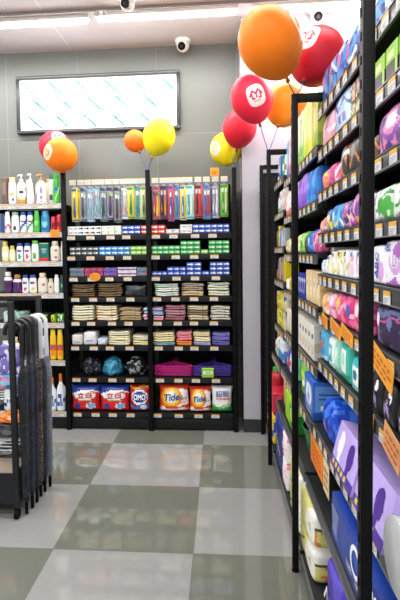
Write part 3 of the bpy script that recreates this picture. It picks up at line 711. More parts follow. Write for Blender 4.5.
o = soft('hair_care_box', .077, .07, .145, ['146a52', 'c42a2e', '0d4a3a', 'bcd8ca', '7f8fd0'], {'f': [('b', 1, -.65, 0, 0), ('r', 3, -.6, .6, .25, .4), ('e', 4, 0, .05, .5, .2), ('r', 3, -1, 1, .88, 1)]}, (X(43), YF+.012, ZC+.022), r=.004, puff=0, wr=0); tag(o, 'dark green carton with red foot beside cream bottles', 'carton', s)
for x0, x1, dy in ((48.6, 58.5, .012), (58.8, 62.6, .03)):
    LB(ZC, x0, x1, 20.5, 'jar', ['e9e2d2', 'c86a86', 'b04a6c', 'ddd0b6'], [('e', 1, .2, .35, .3, .14), ('e', 2, -.2, .2, .22, .1), ('e', 1, .3, -.5, .25, .1)], 'broad cream bottle with flower print' if x0 < 50 else 'narrow cream bottle against the shelf post', shelf=s, dy=dy)
s = 'fourth shelf, left bay'
LB(ZD, -.5, 8.6, 22.5, 'jar', ['3d1f4c', '5a2f6a', 'e6dfe6', 'ece8e4'], [('n', 1, 3, .1, 3), ('b', 0, -.9, 0, 0), ('r', 2, -1, 1, .45, .9)], 'deep purple bottle with white cap', shelf=s, depth=.8)
LB(ZD, 9, 18.3, 19.5, 'jar', ['4a2458', '6d3a80', 'e6dfe6', 'b8893e'], [('n', 1, 3, .1, 8), ('r', 2, -1, 1, .45, .9)], 'deep purple bottle with gold cap', shelf=s, depth=.8)
for x0, x1, c, l in ((19, 25.8, 'd8407a', 'white bottle with blue cap and pink base'), (26.2, 34, 'e8c22a', 'white bottle with blue cap and yellow base')):
    LB(ZD, x0, x1, 19, 'flip', ['f2f2f4', c, '2a50a0', 'd9303c', '2450a8'], [('e', 2, 0, .35, .6, .18), ('e', 3, .2, .35, .2, .1), ('e', 1, .1, -.4, .5, .25)], l, shelf=s)
LB(ZD, 34.8, 45, 21, 'jar', ['e6dccb', 'b86a84', 'ddd0b6'], [('e', 1, -.2, .2, .3, .1), ('e', 1, .3, .1, .2, .1)], 'broad cream bottle with small flowers', shelf=s)
LB(ZD, 45.5, 51.5, 15, 'jar', ['e3d8c4', '4f3a3c', 'd8caa8'], [('r', 1, -.3, .3, -.1, .1)], 'small cream bottle right of the broad one', shelf=s)
LB(ZD, 52, 57.2, 19, 'tube', ['f1f1f0', 'dcdcdc', 'f2f2f2'], [], 'plain white tube bottle', shelf=s)
LB(ZD, 57.7, 62.3, 18.5, 'flip', ['12493a', '8ab8a0', '0f3d30'], [('e', 1, 0, .0, .5, .2)], 'dark green bottle against the shelf post', shelf=s)
s = 'fifth shelf, left bay'
for i, (x0, x1, h, c, l) in enumerate([(47.5, 54, 8, ['5f9a2e', 'f0d83a'], 'flat green and yellow packet'), (54.3, 62.5, 8.5, ['2f8a2e', 'e9e6c8'], 'green packet with pale patch'), (-1, 9, 12, ['c9dcd8', '8fb8b0'], 'pale mint packet at the photo edge'), (10, 22, 11, ['a8c4b4', '6f9a86'], 'grey-green packet behind the umbrellas'), (24, 46, 9, ['2c3a2c', '6fae4a'], 'long dark green packet behind the umbrellas')]):
    o = soft('packet', (x1-x0)*.0075, .14, h*.0077, c, {'f': [('n', 1, 2, .05, i*2.)]}, (X((x0+x1)/2), YF+.012, ZE+.022), seed=i+20); tag(o, l, 'packet', s)
s = 'sixth shelf, left bay'
for x0, x1, l in ((49.3, 56, 'yellow cleaner bottle with red and orange label, left of its pair'), (56.6, 63, 'yellow cleaner bottle with red and orange label, by the post')):
    LB(ZF, x0, x1, 32, 'flip', ['f2c21c', 'e0522a', 'f08a24', '3a5fb0', 'f4d02a'], [('r', 1, -.9, .9, -.2, .25), ('e', 2, 0, -.5, .7, .2), ('r', 3, -.4, .4, .0, .12)], l, shelf='', cat='bottle', name='cleaner_bottle')
for i, (x0, x1, h, c, l) in enumerate([(-1, 7, 20, ['5f4fa8', 'c9c2ea', 'f0f0f6'], 'violet bottle at the photo edge'), (9, 17, 24, ['e0a93a', 'b8502a', 'e8d9a8'], 'amber bottle behind the umbrellas'), (40, 48, 25, ['d8dde4', '2a5fb8', 'f0f0f0'], 'white bottle behind the white umbrella handle')]):
    LB(ZF, x0, x1, h, 'flip', c[:2]+[c[2]], [('r', 1, -.7, .7, -.4, .2)], l, shelf=s, name='cleaner_bottle')
s = 'bottom shelf, left bay'
for x0, x1, hp, l in ((47.5, 54, 35, 'white bleach bottle with orange cap, left'), (54.5, 63.3, 39, 'larger white bleach bottle with orange cap by the post')):
    LB(ZG, x0, x1, hp, 'jug', ['eef1f4', '2a4a9c', '6f8fd0', 'ee7a24'], [('w', 1, -.35, .25, 3.2, .1), ('e', 2, .1, -.6, .5, .12), ('r', 1, -.6, .3, -.05, .1)], l, shelf=s, name='bleach_bottle', depth=.7)
for i, (x0, x1) in enumerate(((-.5, 8), (36, 46))):
    LB(ZG, x0, x1, 33, 'jug', ['dfe4ea', '2a4a9c', '3d64b8'], [('w', 1, -.35, .25, 3.2, .12)], ('white blue-capped bottle behind the rack' if i == 0 else 'white blue-capped bottle behind the umbrellas'), shelf=s, name='bleach_bottle', depth=.7)

# ------------------------------------------------------------------ aisle shelving on the right
XF, XPOST, XBK = .413, .318, .76
YP = [1.12, 2.17, 3.29, 3.855]
A_Z = [1.945, 1.775, 1.605, 1.436, 1.267, 1.10, .907]
B_Z = [1.812, 1.582, 1.35, 1.12, .852]
C_Z = [1.86, 1.637, 1.401, 1.165, .827]
RP = -PI/2
TOPZ = 2.065
def frame_parts(u, y, end=False):
    """front post, rear post and the bar over them; u sits at the bay centre"""
    y0 = y-u.location.y
    b = new_bm(); box(b, -.013, .013, y0-.014, y0+.014, 0.02, TOPZ, bev=.002)
    for k in range(36): box(b, -.0145, -.013, y0-.003, y0+.003, .25+k*.05, .268+k*.05, 1)
    obj('post', b, [BLACK, BLACK2], u, smooth=True)
    b = new_bm(); box(b, XBK-XPOST-.013, XBK-XPOST+.013, y0-.014, y0+.014, 0.02, TOPZ, bev=.002); obj('post', b, BLACK, u)
    b = new_bm(); box(b, .013, XBK-XPOST-.013, y0-.014, y0+.014, TOPZ-.032, TOPZ, bev=.002); obj('top_bar', b, BLACK, u)
    b = new_bm(); cyl(b, (0, y0, 0), (0, y0, .022), .016, .012, 12); obj('foot', b, BLACK2, u)
def aisle_bay(ya, yb, zs, label, frames, low=((.605, .39),), end_panel=False, base=True):
    ym = (ya+yb)/2; u = empty('shelving_unit', (XPOST, ym, 0)); tag(u, label, 'shelving')
    for y in frames: frame_parts(u, y)
    a, c = ya-ym+.016, yb-ym-.016
    b = new_bm(); box(b, XBK-XPOST-.012, XBK-XPOST, a, c, .03, 1.93); obj('back_panel', b, BLACK2, u)
    allz = [(z, XF) for z in zs]+list(low)
    for (z, xf) in allz:
        x0 = xf-XPOST
        b = new_bm(); box(b, x0+.006, XBK-XPOST-.014, a, c, z+.025, z+.045, bev=.002)
        box(b, x0+.03, XBK-XPOST-.014, a, a+.014, z-.015, z+.025); box(b, x0+.03, XBK-XPOST-.014, c-.014, c, z-.015, z+.025)
        s = obj('shelf', b, M('151618', .5, spec=.25), u)
        b = new_bm(); box(b, x0, x0+.006, a, c, z, z+.045, bev=.001); box(b, x0-.003, x0, a, c, z+.040, z+.045); box(b, x0-.003, x0, a, c, z, z+.004, 1)
        obj('price_rail', b, [M('44464a', .3), M('6c6c72', .3)], s)
        if z < .4: continue
        rnd = random.Random(int(z*1000)); y = c-.06
        while y > a+.04:
            price_tag(s, (x0-.0035, y, z+.003), RP, w=.050, h=.033, yellow=.34)
            y -= rnd.uniform(.085, .125)
    if base:
        x0 = .338-XPOST
        b = new_bm(); box(b, x0+.006, XBK-XPOST-.014, a, c, .065, .085, bev=.002); box(b, x0+.03, x0+.045, a, c, .0, .065); bs = obj('base_shelf', b, M('1e1f21', .45, spec=.3), u)
        b = new_bm(); box(b, x0, x0+.006, a, c, .035, .088, bev=.002); obj('price_rail', b, M('5c5d60', .3), bs)
    if end_panel:
        b = new_bm(); box(b, .014, XBK-XPOST-.014, yb-ym-.006, yb-ym+.002, .05, TOPZ-.06)
        for i in range(6):
            for k in range(60): box(b, .03+i*.06, .036+i*.06, yb-ym-.0068, yb-ym-.006, .12+k*.031, .135+k*.031, 1)
        obj('end_panel', b, [M('101113', .5, spec=.25), M('2c2d30', .5)], u)
    return u
aisle_bay(YP[0], YP[1], A_Z, 'near aisle bay of black shelving, packed with sanitary towel packs', [YP[0]], low=((.625, .39), (.395, .361)))
aisle_bay(YP[1], YP[2], B_Z, 'middle aisle bay of black shelving, tall green boxes on its top', [YP[1]], low=((.615, .39), (.395, .361)))
aisle_bay(YP[2], YP[3], C_Z, 'farthest short aisle bay of black shelving, ending at white wall', [YP[2], YP[3]], low=((.605, .39),), end_panel=True)

def RK(kind, Y, z, w, h, d, cols, art, desc, cat, place, x=.428, **kw):
    """an item facing the aisle: Y centre along the shelf, z deck height"""
    kw.setdefault('seed', Y*9.7)
    o = soft(kind, w, d, h, cols, art, (x, Y, z+.0455), rz=RP, **kw)
    tag(o, desc, cat, place, None, (-Y, z), 'from far end'); return o
def swirl(s, k=3):
    r = random.Random(s); a = []
    a.append(('n', 1, r.uniform(1.6, 2.6), .02, s*1.3)); a.append(('w', 2, r.uniform(-.4, .3), .3, r.uniform(2, 4), .14, s))
    a.append(('e', 3 if k > 2 else 1, r.uniform(-.3, .3), r.uniform(-.1, .4), .4, .35)); return a
def pk(s, k=3): return {'f': swirl(s, k), 's': [('n', 1, 2., .05, s), ('w', 2, 0, .3, 3, .15)], 't': [('n', 1, 2, .1, s+2)]}
P1, P2, P3, P4, P5, P6, P7, P8, P9, P0 = [q+' aisle shelf, near bay' for q in ('top', 'second', 'third', 'fourth', 'fifth', 'sixth', 'seventh', 'eighth', 'lowest raised', 'floor-level')]
za = [z for z in A_Z]
# A1 blue night packs
for i, Y in enumerate((2.082, 1.952, 1.825, 1.695, 1.56, 1.425)):
    RK('sanitary_pack', Y, za[0], .122, .15-.008*i, .13, ['2f86d2', '3b2f7c', '1f58b0', 'e86fa0'] if i % 2 == 0 else ['3a94dc', '2c3f8e', 'cfe4f6', 'e0589a'], pk(i+1), 'blue and violet night-pad pack', 'sanitary pack', P1, gather=.15)
for i, Y in enumerate((1.305, 1.200)): RK('sanitary_pack', Y, za[0], .098, .10, .12, ['2f9a9c', '1f5f9c', 'd8eef0', 'c04a90'], pk(i+30), 'teal and blue pad pack', 'sanitary pack', P1, gather=.15)
# A2
RK('sanitary_pack', 2.03, za[1], .20, .135, .12, ['eeb6c8', 'd98aa8', 'f7e4ea', 'b0708e'], pk(3), 'pale pink rounded pad pack', 'sanitary pack', P2, gather=.3)
RK('sanitary_pack', 1.80, za[1], .21, .125, .12, ['b9cdf0', '8fb0e6', '35509c', '5a6cc0'], {'f': [('n', 1, 2, .1, 2), ('r', 2, -.3, .1, -.5, -.1), ('r', 3, .2, .5, -.5, -.05), ('w', 2, .4, .2, 5, .1)], 's': [('n', 1, 2, .1, 2)]}, 'light blue pad pack with navy print', 'sanitary pack', P2, r=.006)
for i, Y in enumerate((1.665, 1.60)):
    for k in range(2):
        RK('small_carton', Y, za[1]+k*.0605, .06, .058, .1, ['e6b08e', '3f3a34', '7fa83a', 'e98aa0'] if k else ['4a4a40', '8ab04a', 'c9d08a', 'e0a0a0'], pk(i+k+5), ('peach and pink' if k else 'dark green')+' small carton', 'carton', P2, r=.003, puff=0., wr=0.)
for i, Y in enumerate((1.40, 1.305, 1.21)): RK('small_carton', Y, za[1], .085, .095, .10, ['8cc63a', '141414', '5fa030', 'd8e8a0'], {'f': [('r', 1, -1, .6, -1, .1), ('r', 3, -.6, .4, .3, .6)], 's': [('r', 1, -1, 1, -1, .1)]}, 'lime and black small carton', 'carton', P2, r=.003, puff=0., wr=0.)
# A3
for Y, w, h, c, l in ((2.08, .10, .085, ['e45a8a', 'f0a030', 'f4d04a', 'e890b0'], 'pink and orange pad pack'), (1.972, .10, .09, ['d64a86', 'e06a9c', 'c03a74', 'f0a0c0'], 'plain hot pink pad pack'), (1.868, .085, .075, ['e87aa0', 'f7dce6', 'e04a7a', 'ffffff'], 'pink and white pad pack'),
                      (1.765, .105, .12, ['1f1c1e', 'd8824a', 'f0d2ba', '6aa0c8'], 'black and orange patterned pad pack'), (1.64, .12, .118, ['161618', '2c2a2e', 'c97a4a', '8a8a8e'], 'mostly black pad pack'), (1.44, .06, .075, ['3a2a2a', '6d4a3a', 'c98a5a', '2a1a1a'], 'dark brown pad pack behind the near post'), (1.30, .19, .118, ['e48ac4', '5a2f7c', '8a4aa8', 'f2c8e0'], 'large pink and purple pad pack')):
    RK('sanitary_pack', Y, za[2], w, h, .12, c, pk(int(Y*100)), l, 'sanitary pack', P3, gather=.25)
# A4
for Y, w, h, c, l in ((2.137, .045, .058, ['e6b4a0', 'd88a7a', 'f4d8c8', 'c85a6a'], 'small peach packet at far end'), (2.085, .05, .064, ['eac0a0', 'e07a8a', 'f2e0d0', 'd0607a'], 'small peach packet second along'), (2.0, .08, .088, ['3f6ac8', 'f0d03a', '6a3a9a', 'f4e48a'], 'yellow and blue pad pack'), (1.912, .075, .094, ['5ab4e4', '2f86cc', 'f2e06a', 'd4ecf8'], 'sky blue pad pack left'), (1.83, .075, .092, ['58aee0', '3a7ac4', 'e8f2f8', '7cc8ec'], 'sky blue pad pack right'), (1.735, .10, .092, ['4a2f7c', 'e0a0c8', 'f2d07a', 'c05aa0'], 'violet pad pack with pink flower'), (1.66, .04, .085, ['b04a9a', 'e0b0d8', '6a2f84', 'f2d8ec'], 'slim magenta pad pack'), (1.60, .065, .106, ['7a4a9c', 'd870a0', 'f09a3a', 'e8c0e0'], 'tall purple and orange pad pack'), (1.355, .14, .088, ['4fb04a', 'dfeadf', 'f4f7f2', '2f8a3c'], 'green and white wipes pack with leaf'), (1.20, .14, .088, ['e6eee4', '5ab84e', 'f4f7f2', '2f8a3c'], 'white and green wipes pack at near end'), (1.49, .10, .085, ['ece9f0', 'b8a0d0', 'dcd0ea', '9a7ac0'], 'pale lilac pack hidden behind the near post')):
    art = {'f': [('r', 2, -1, -.35, -1, 1), ('n', 1, 2.2, .1, 4), ('w', 3, .1, .5, 2.2, .1)], 's': [('r', 2, -1, 1, -1, 1)]} if 'wipes' in l else pk(int(Y*77))
    RK('sanitary_pack', Y, za[3], w, h, .11, c, art, l, 'sanitary pack', P4, gather=.12)
# white carton set back at the far end, under A4
RK('plain_carton', 2.275, B_Z[2], .15, .105, .16, ['d6d4cc', 'c2c0b8'], {}, 'plain off-white carton behind the pink soft pack', 'carton', 'third aisle shelf, middle bay', x=.487, r=.003, puff=0., wr=0.)
# A5
wy = ['f1f1f3', 'e8d04a', 'f4ecb0', '3a5fb8']; wb = ['eef2f6', '6fa8dc', 'd0e2f4', '2f6fc0']; wp = ['f2f0f4', 'd890b8', 'f0d4e4', '3a5fb8']; wv = ['f3f0f6', 'b06ac0', 'd8a8e0', '2f4fb0']
def wart(k): return {'f': [('n', 1, 2.4, .18, k), ('e', 2, .1, -.3, .5, .4), ('r', 3, -.5, .2, .55, .78)], 's': [('r', 2, -.6, .6, -.5, .2)]}
for i, (Y, w, h, c, l) in enumerate(((2.128, .042, .057, wb, 'small white and blue liner carton at far end'), (2.074, .055, .058, wb, 'small white and blue liner carton second along'), (2.006, .07, .078, wy, 'short white and yellow pad pack'), (1.935, .075, .092, wy, 'white and yellow pad pack left of leaf pack'), (1.845, .08, .096, ['f3f2ec', 'd8c84a', 'efe6a8', '6a5a2a'], 'white pad pack with yellow leaf'), (1.755, .075, .096, ['f2f1ef', 'c9bc8a', 'ece4c8', '4a4a3a'], 'white pad pack with khaki print'), (1.668, .07, .094, wp, 'white and pink pad pack'), (1.59, .065, .094, wp, 'white and pink pad pack by near post'))):
    RK('sanitary_pack', Y, za[4], w, h, .11, c, wart(i), l, 'sanitary pack', P5, gather=.05, r=.008, wr=.0015, puff=.004)
RK('sanitary_pack', 1.39, za[4], .11, .105, .1, wv, {'f': [('e', 2, .3, -.3, .5, .5)]}, 'white pad pack with upright blue ABC letters', 'sanitary pack', P5, text=[('ABC', -.005, .05, .026, 3, dict(rot=PI/2*.9, bold=.05))], r=.01, wr=.001, puff=.003)
RK('sanitary_pack', 1.245, za[4], .16, .115, .1, wv, {'f': [('e', 2, 0, .1, .6, .55), ('e', 0, -.1, .2, .4, .4), ('n', 1, 2.4, .15, 4), ('b', 1, -.8, 0, 0)]}, 'larger white and purple ABC pad pack near photo edge', 'sanitary pack', P5, x=.424, text=[('ABC', -.055, .098, .018, 3, dict(bold=.05)), ('U', .0, .065, .03, 1, dict(slant=.2))], r=.01, wr=.001, puff=.003)
# A6
for Y, w, h, c, l in ((2.08, .13, .085, ['f2e2d8', 'f0b03a', 'e87a9a', 'f4d84a'], 'cream and orange flowered pad pack'), (1.955, .10, .10, ['e890b4', 'f2b8d0', 'd85a90', 'f6dce8'], 'soft pink pad pack'), (1.84, .115, .112, ['e8749c', 'e04a84', 'f4b8d0', 'f0d050'], 'rose pink pad pack'), (1.71, .13, .116, ['f06aa0', 'd82a70', 'f8c0d8', '3a6ac0'], 'hot pink pad pack with hearts'), (1.58, .12, .116, ['e84a88', 'f490b8', 'd02064', 'fbe0ec'], 'hot pink pad pack by near post')):
    RK('sanitary_pack', Y, za[5], w, h, .13, c, pk(int(Y*50)), l, 'sanitary pack', P6, gather=.25)
RK('sanitary_pack', 1.30, za[5], .22, .118, .13, ['2c2348', 'c04a90', '6a6fa0', 'e8e6f0'], {'f': [('w', 2, .65, .12, 4, .14), ('w', 1, .35, .15, 4, .06), ('e', 3, -.75, .25, .16, .3), ('n', 2, 3, .3, 2)], 't': [('n', 1, 3, .0, 3), ('n', 2, 3, .1, 7)]}, 'dark navy lace-print pad pack with white disc', 'sanitary pack', P6, r=.02)
# A7
for i, (Y, w, h, c, l) in enumerate(((2.115, .13, .122, ['58b0dc', '3f94cc', 'bfe2f4', 'ef6a3a'], 'sky blue pad pack with orange mark'), (1.965, .10, .118, ['e4f0ec', '2fb0b0', 'a8dcd4', 'f4f8f6'], 'white and teal pad pack'), (1.865, .08, .13, ['8fd0b8', 'bfe6d6', '6fb8a0', 'e8f4ee'], 'mint green ribbed pad pack'), (1.755, .12, .145, ['3fb8a8', 'f0f5f2', '2a8a6a', 'a8e0c0'], 'teal pad pack with white panel'), (1.60, .13, .11, ['3ab8c0', 'eef6f4', 'a8dcc4', '2a7a8a'], 'turquoise and white pad pack'))):
    RK('sanitary_pack', Y, za[6], w, h, .13, c, {'f': [('r', 1, -.6, .5, -.5, .55), ('e', 3, 0, .1, .35, .3), ('b', 2, -.7, .1, .1)], 's': [('w', 2, 0, 0, 1, .0), ('r', 2, -.7, -.4, -1, 1), ('r', 2, .0, .3, -1, 1), ('r', 2, .6, .8, -1, 1)]}, l, 'sanitary pack', P7, gather=.08, wr=.002)
for i, Y in enumerate((1.405, 1.30, 1.19)): RK('sanitary_pack', Y, za[6], .09, .125-.012*i, .13, ['121214', '1f1c22', 'a890d0', 'e6e2ee'], {'f': [('e', 2, -.1, -.3, .5, .4), ('e', 3, .35, .3, .3, .25), ('n', 1, 3, .1, i)]}, 'black pad pack with lilac spots', 'sanitary pack', P7, gather=.2)
RK('sanitary_pack', 1.30, za[6], .28, .138, .1, ['e8dce4', 'd84a8a', '4ab07a', 'c8a8c4'], pk(9), 'pale pink and green pack behind black packs', 'sanitary pack', P7, x=.585)
# A8
z8 = .625
for Y, w, h, x, l in ((1.955, .17, .15, .415, 'glossy royal blue napkin bag at far end'), (1.75, .16, .17, .545, 'glossy royal blue napkin bag set back')):
    RK('napkin_bag', Y, z8, w, h, .12, ['1f4fd0', '3f7ae8', '1638a0', 'f0a0b8'], {'f': [('n', 1, 2.2, .05, Y), ('n', 2, 3, .2, Y+3), ('e', 3, -.3, -.3, .22, .3)], 's': [('n', 1, 2, .1, Y)], 't': [('n', 1, 2, .0, Y)]}, l, 'napkin bag', P8, x=x, rough=.2, wr=.01, puff=.012, r=.02)
HEAD = [(0, 1), (.35, .93), (.52, .72), (.55, .45), (.62, .25), (.78, .02), (.62, -.06), (.66, -.2), (.58, -.27), (.62, -.42), (.5, -.55), (.28, -.55), (.22, -.8), (.25, -1), (-.45, -1), (-.38, -.6), (-.6, -.2), (-.66, .3), (-.5, .75)]
def head_box(Y, label, z, tilt):
    w, h, d = .255, .150, .10
    b = new_bm(); brick(b, w, d, h, {'f': [('b', 4, -.62, .0, .0)], 't': [('r', 3, -1, 1, -1, 1)]}, n=(14, 4, 14), r=.004)
    def hp(cx, cz, s, fl): return [(cx+fl*p[0]*s*.9, cz+p[1]*s) for p in HEAD]
    add_poly(b, hp(-.055, h*.56, .048, -1), 1); add_poly(b, hp(.052, h*.54, .048, 1), 2)
    for k in range(5): box(b, -.10+k*.035, -.082+k*.035, -.0012, 0, .012, .026, 5)
    o = obj('sanitary_box', b, [M('b6a2e0', .35), M('efeaf4', .4), M('4a2a8c', .4), M('a593cf', .35), M('4c3396', .35), M('d8c43a', .4)], loc=(.362, Y, z+.1*math.sin(tilt)), rot=(-tilt, 0, RP))
    tag(o, label, 'sanitary box'); return o
head_box(1.56, 'lilac box with white and purple head silhouettes, left of the near post', z8+.0465, .26)
head_box(1.285, 'lilac box with head silhouettes, right of the near post', z8+.0465, .26)
# jumbo roll
bm = new_bm()
lathe(bm, [(.018, 0), (.018, .0), (.072, .0), (.078, .006), (.078, .09), (.072, .096), (.018, .096)], 1, 1, 40)
o = obj('tissue_roll', bm, M('ececea', .5), loc=(.322, 1.02, z8+.0455+.079), rot=(0, PI/2, 0))
bm = new_bm(); lathe(bm, [(.079, -.004), (.083, -.002), (.083, .008), (.079, .010)], 1, 1, 40); rim = obj('rim', bm, M('b9bbbd', .3), o); bm = new_bm(); lathe(bm, [(.016, -.001), (.022, -.003), (.022, .002)], 1, 1, 24); obj('core', bm, M('c8b89a', .7), o)
o.location = (.366, 1.055, z8+.0455+.084); tag(o, 'large white roll standing on edge at the photo edge', 'roll')
# promo cards on the aisle strips
def apromo(Y, z, w, h, label, col='e89e30', x=.404, seed=0, roll=.15): return promo((x, Y, z), RP, w, h, label, seed, col, roll=roll)
apromo(1.985, za[5]+.012, .10, .045, 'orange price card by the soft pink packs, farthest of row', seed=1)
apromo(1.80, za[5]+.010, .16, .044, 'orange price card under rose pink pack, second of row', seed=2)
apromo(1.635, za[5]+.012, .15, .044, 'orange price card under hot pink pack, nearest the post', seed=3, x=.4025)
apromo(1.30, za[5]-.020, .18, .066, 'orange price card under the dark navy lace-print pack', seed=4, roll=.28)
apromo(1.395, za[6]+.005, .07, .062, 'yellow price card below the black spotted packs', 'e0a93a', seed=5, roll=.2)
apromo(1.22, za[6]-.01, .12, .075, 'peach orange price card below black packs, nearest photo edge', 'd89a64', seed=6, roll=.25)
apromo(2.03, z8-.110, .25, .112, 'large orange card hanging beneath the eighth aisle shelf', 'ee7f1c', x=.382, seed=7, roll=0)
apromo(1.845, z8-.118, .10, .12, 'cream card hanging right of the large orange one', 'd8c89c', x=.382, seed=8, roll=0)
# A9 navy bag
z9 = .395
RK('tissue_bag', 1.40, z9, .56, .163, .2, ['173a92', '16327e', '2a55b8', 'f0f3f8'], {'f': [('b', 1, -.5, 0, 0), ('n', 2, 1.5, .25, 2)]}, 'large navy tissue bag lettered 800', 'tissue bag', P9, x=.366, r=.008, puff=.004, wr=.003, n=(24, 6, 12),
   text=[('800', .215, .115, .042, 3, dict(slant=.2, bold=.04)), ('C', .03, .11, .085, 3, dict(bold=.03)), ('100%', -.02, .06, .020, 3, {}), ('100', .06, .055, .018, 3, {})]+[('iiiiiiiiii', -.2, .13-.014*k, .008, 3, dict(width=.09-.008*k)) for k in range(6)])
# base: toilet rolls, purple bag
def roll_pack(Y, w, label, h=.285):
    o = empty('toilet_roll_pack', (.352, Y, .0865), RP)
    b = new_bm()
    brick(b, w, .22, h, {'f': [('r', 1, -1, .45, -1, 1), ('w', 6, -.2, .5, 1.5, .03), ('n', 4, 2.5, .38, Y), ('e', 2, .62, .5, .5, .42), ('e', 2, .62, -.5, .5, .42), ('e', 5, .66, .5, .10, .10), ('e', 5, .66, -.5, .10, .10)],
       's': [('r', 1, -1, 1, -.92, -.48), ('r', 1, -1, 1, .08, .52), ('n', 3, 5, .12, 2.), ('r', 2, -1, 1, -.44, .04), ('r', 2, -1, 1, .60, 1), ('r', 6, -1, 1, -.48, -.42), ('r', 6, -1, 1, .52, .58), ('r', 6, -1, 1, .04, .09), ('r', 7, .0, .6, -.3, -.2), ('r', 7, .0, .6, .7, .8)],
       't': [('r', 1, -.6, .6, -1, 1), ('r', 3, -.4, .2, -.6, .4)]}, n=(16, 14, 26), r=.03, puff=.006, wr=.0025, seed=Y*5)
    for v in b.verts:
        k = abs(v.co.z-h/2)
        if k < .02: v.co.x *= .955; v.co.y = .11+(v.co.y-.11)*.955
    add_text(b, 'COS', -w*.2, h*.55, .035, 6, lambda x, z: -.010, rot=PI/2*.8)
    obj('wrapper', b, [M('eceae2', .3), M('d2cf78', .35), M('e6e4dc', .5), M('d8803a', .4), M('b8b84a', .4), M('b9b29a', .6), M('4a4a3a', .5), M('3a7a6a', .5)], o)
    tag(o, label, 'toilet roll pack'); return o
roll_pack(2.435, .315, 'yellow toilet roll pack farther along the floor-level aisle shelf')
roll_pack(2.10, .315, 'yellow toilet roll pack nearer the camera on floor-level aisle shelf')
RK('tissue_bag', 1.47, .042, .42, .295, .22, ['3a2a9c', '2c1f80', '5a48c0', 'eceaf6'], {'f': [('n', 2, 1.5, .2, 5)]}, 'deep violet tissue bag with white script', 'tissue bag', P0, x=.352, r=.02, wr=.004, text=[('Mlu', -.13, .13, .09, 3, dict(slant=.3, rot=-.4))])

# ---- bay B
Q = [q+' aisle shelf, middle bay' for q in ('top', 'second', 'third', 'fourth', 'fifth', 'sixth', 'lowest raised', 'floor-level')]
def tall(cs, k): return {'f': [('r', 1, -.5, .2, -.6, .7), ('e', 2, -.1, .1, .4, .5), ('b', 3, -.55, .3, .1)], 's': [('b', 3, -.3, .2, 0), ('n', 1, 1.4, .2, k)]}
for i, (Y, w, h, c, l) in enumerate(((3.215, .09, .235, ['6fb6e4', '3f94d4', 'bfe0f4', '2f7ac0'], 'sky blue tall box'), (3.115, .09, .24, ['e8c8d0', 'd890a8', 'f6e6ea', 'c06a8a'], 'pale pink tall box'), (3.01, .09, .24, ['e9e6da', '9ac05a', 'f4f2e8', '5a9a4a'], 'cream tall box behind the post'), (2.905, .10, .26, ['ece4dc', 'c8dcc0', 'f4f0ea', '7ab88a'], 'cream and mint tall box'), (2.79, .10, .272, ['dfe6d4', '4f9a5a', 'a8cc9a', '7ac04a'], 'green leaf-print tall box'), (2.675, .10, .272, ['d8e2c4', '3f8a4a', '9cc88a', '8acc4a'], 'dark-leaf green tall box'), (2.555, .115, .265, ['e8e08a', 'd8d84a', 'f4f2b8', 'b8d83a'], 'lime yellow tall box'), (2.43, .11, .25, ['f0d88a', 'e8c05a', 'f6ecc0', 'd8e04a'], 'apricot yellow tall box'), (2.30, .12, .24, ['b9c84a', '9ab03a', 'e8d88a', '8aa832'], 'olive lime tall box nearest camera'))):
    RK('tall_carton', Y, B_Z[0], w, h, .14, c, tall(c, i), l, 'carton', Q[0], r=.004, puff=.002, wr=0.)
for i, (Y, w, h, c, l) in enumerate(((3.23, .09, .158, ['ece6e2', 'e0604a', 'f4f0ee', 'e87a6a'], 'white and coral tissue pack at far end'), (3.12, .11, .155, ['e8e4e0', 'd85a5a', 'f4f0ee', 'd0807a'], 'white and coral tissue pack second along'), (3.0, .11, .155, ['d0c8e8', '8a6ac8', 'e8e4f4', '6a4ab0'], 'pale violet pack behind the post'), (2.86, .10, .165, ['f0ece4', '9ac878', 'f6f4ee', 'e87058'], 'white pack with red foot right of post'), (2.745, .11, .165, ['9a6ad8', '7a4ac0', 'c4a8ec', '8658cc'], 'purple tissue pack with pale panel'), (2.61, .14, .17, ['a87ae0', '8a58cc', 'c8acf0', '7a48bc'], 'wider purple tissue pack'), (2.46, .13, .16, ['2f8ae0', '1f6cc8', 'd8a8e0', '4aa0ec'], 'blue tissue pack beside the purple one'), (2.32, .13, .155, ['2a80d8', '1a60bc', '6ab4f0', '3a90e4'], 'blue tissue pack nearest camera'))):
    RK('tissue_pack', Y, B_Z[1], w, h, .13, c, {'f': [('e', 2, -.1, .25, .5, .4), ('b', 3, -.55, 0, .1), ('n', 1, 2, .2, i)], 's': [('n', 1, 1.6, .1, i)]}, l, 'tissue pack', Q[1], gather=.1, wr=.003)
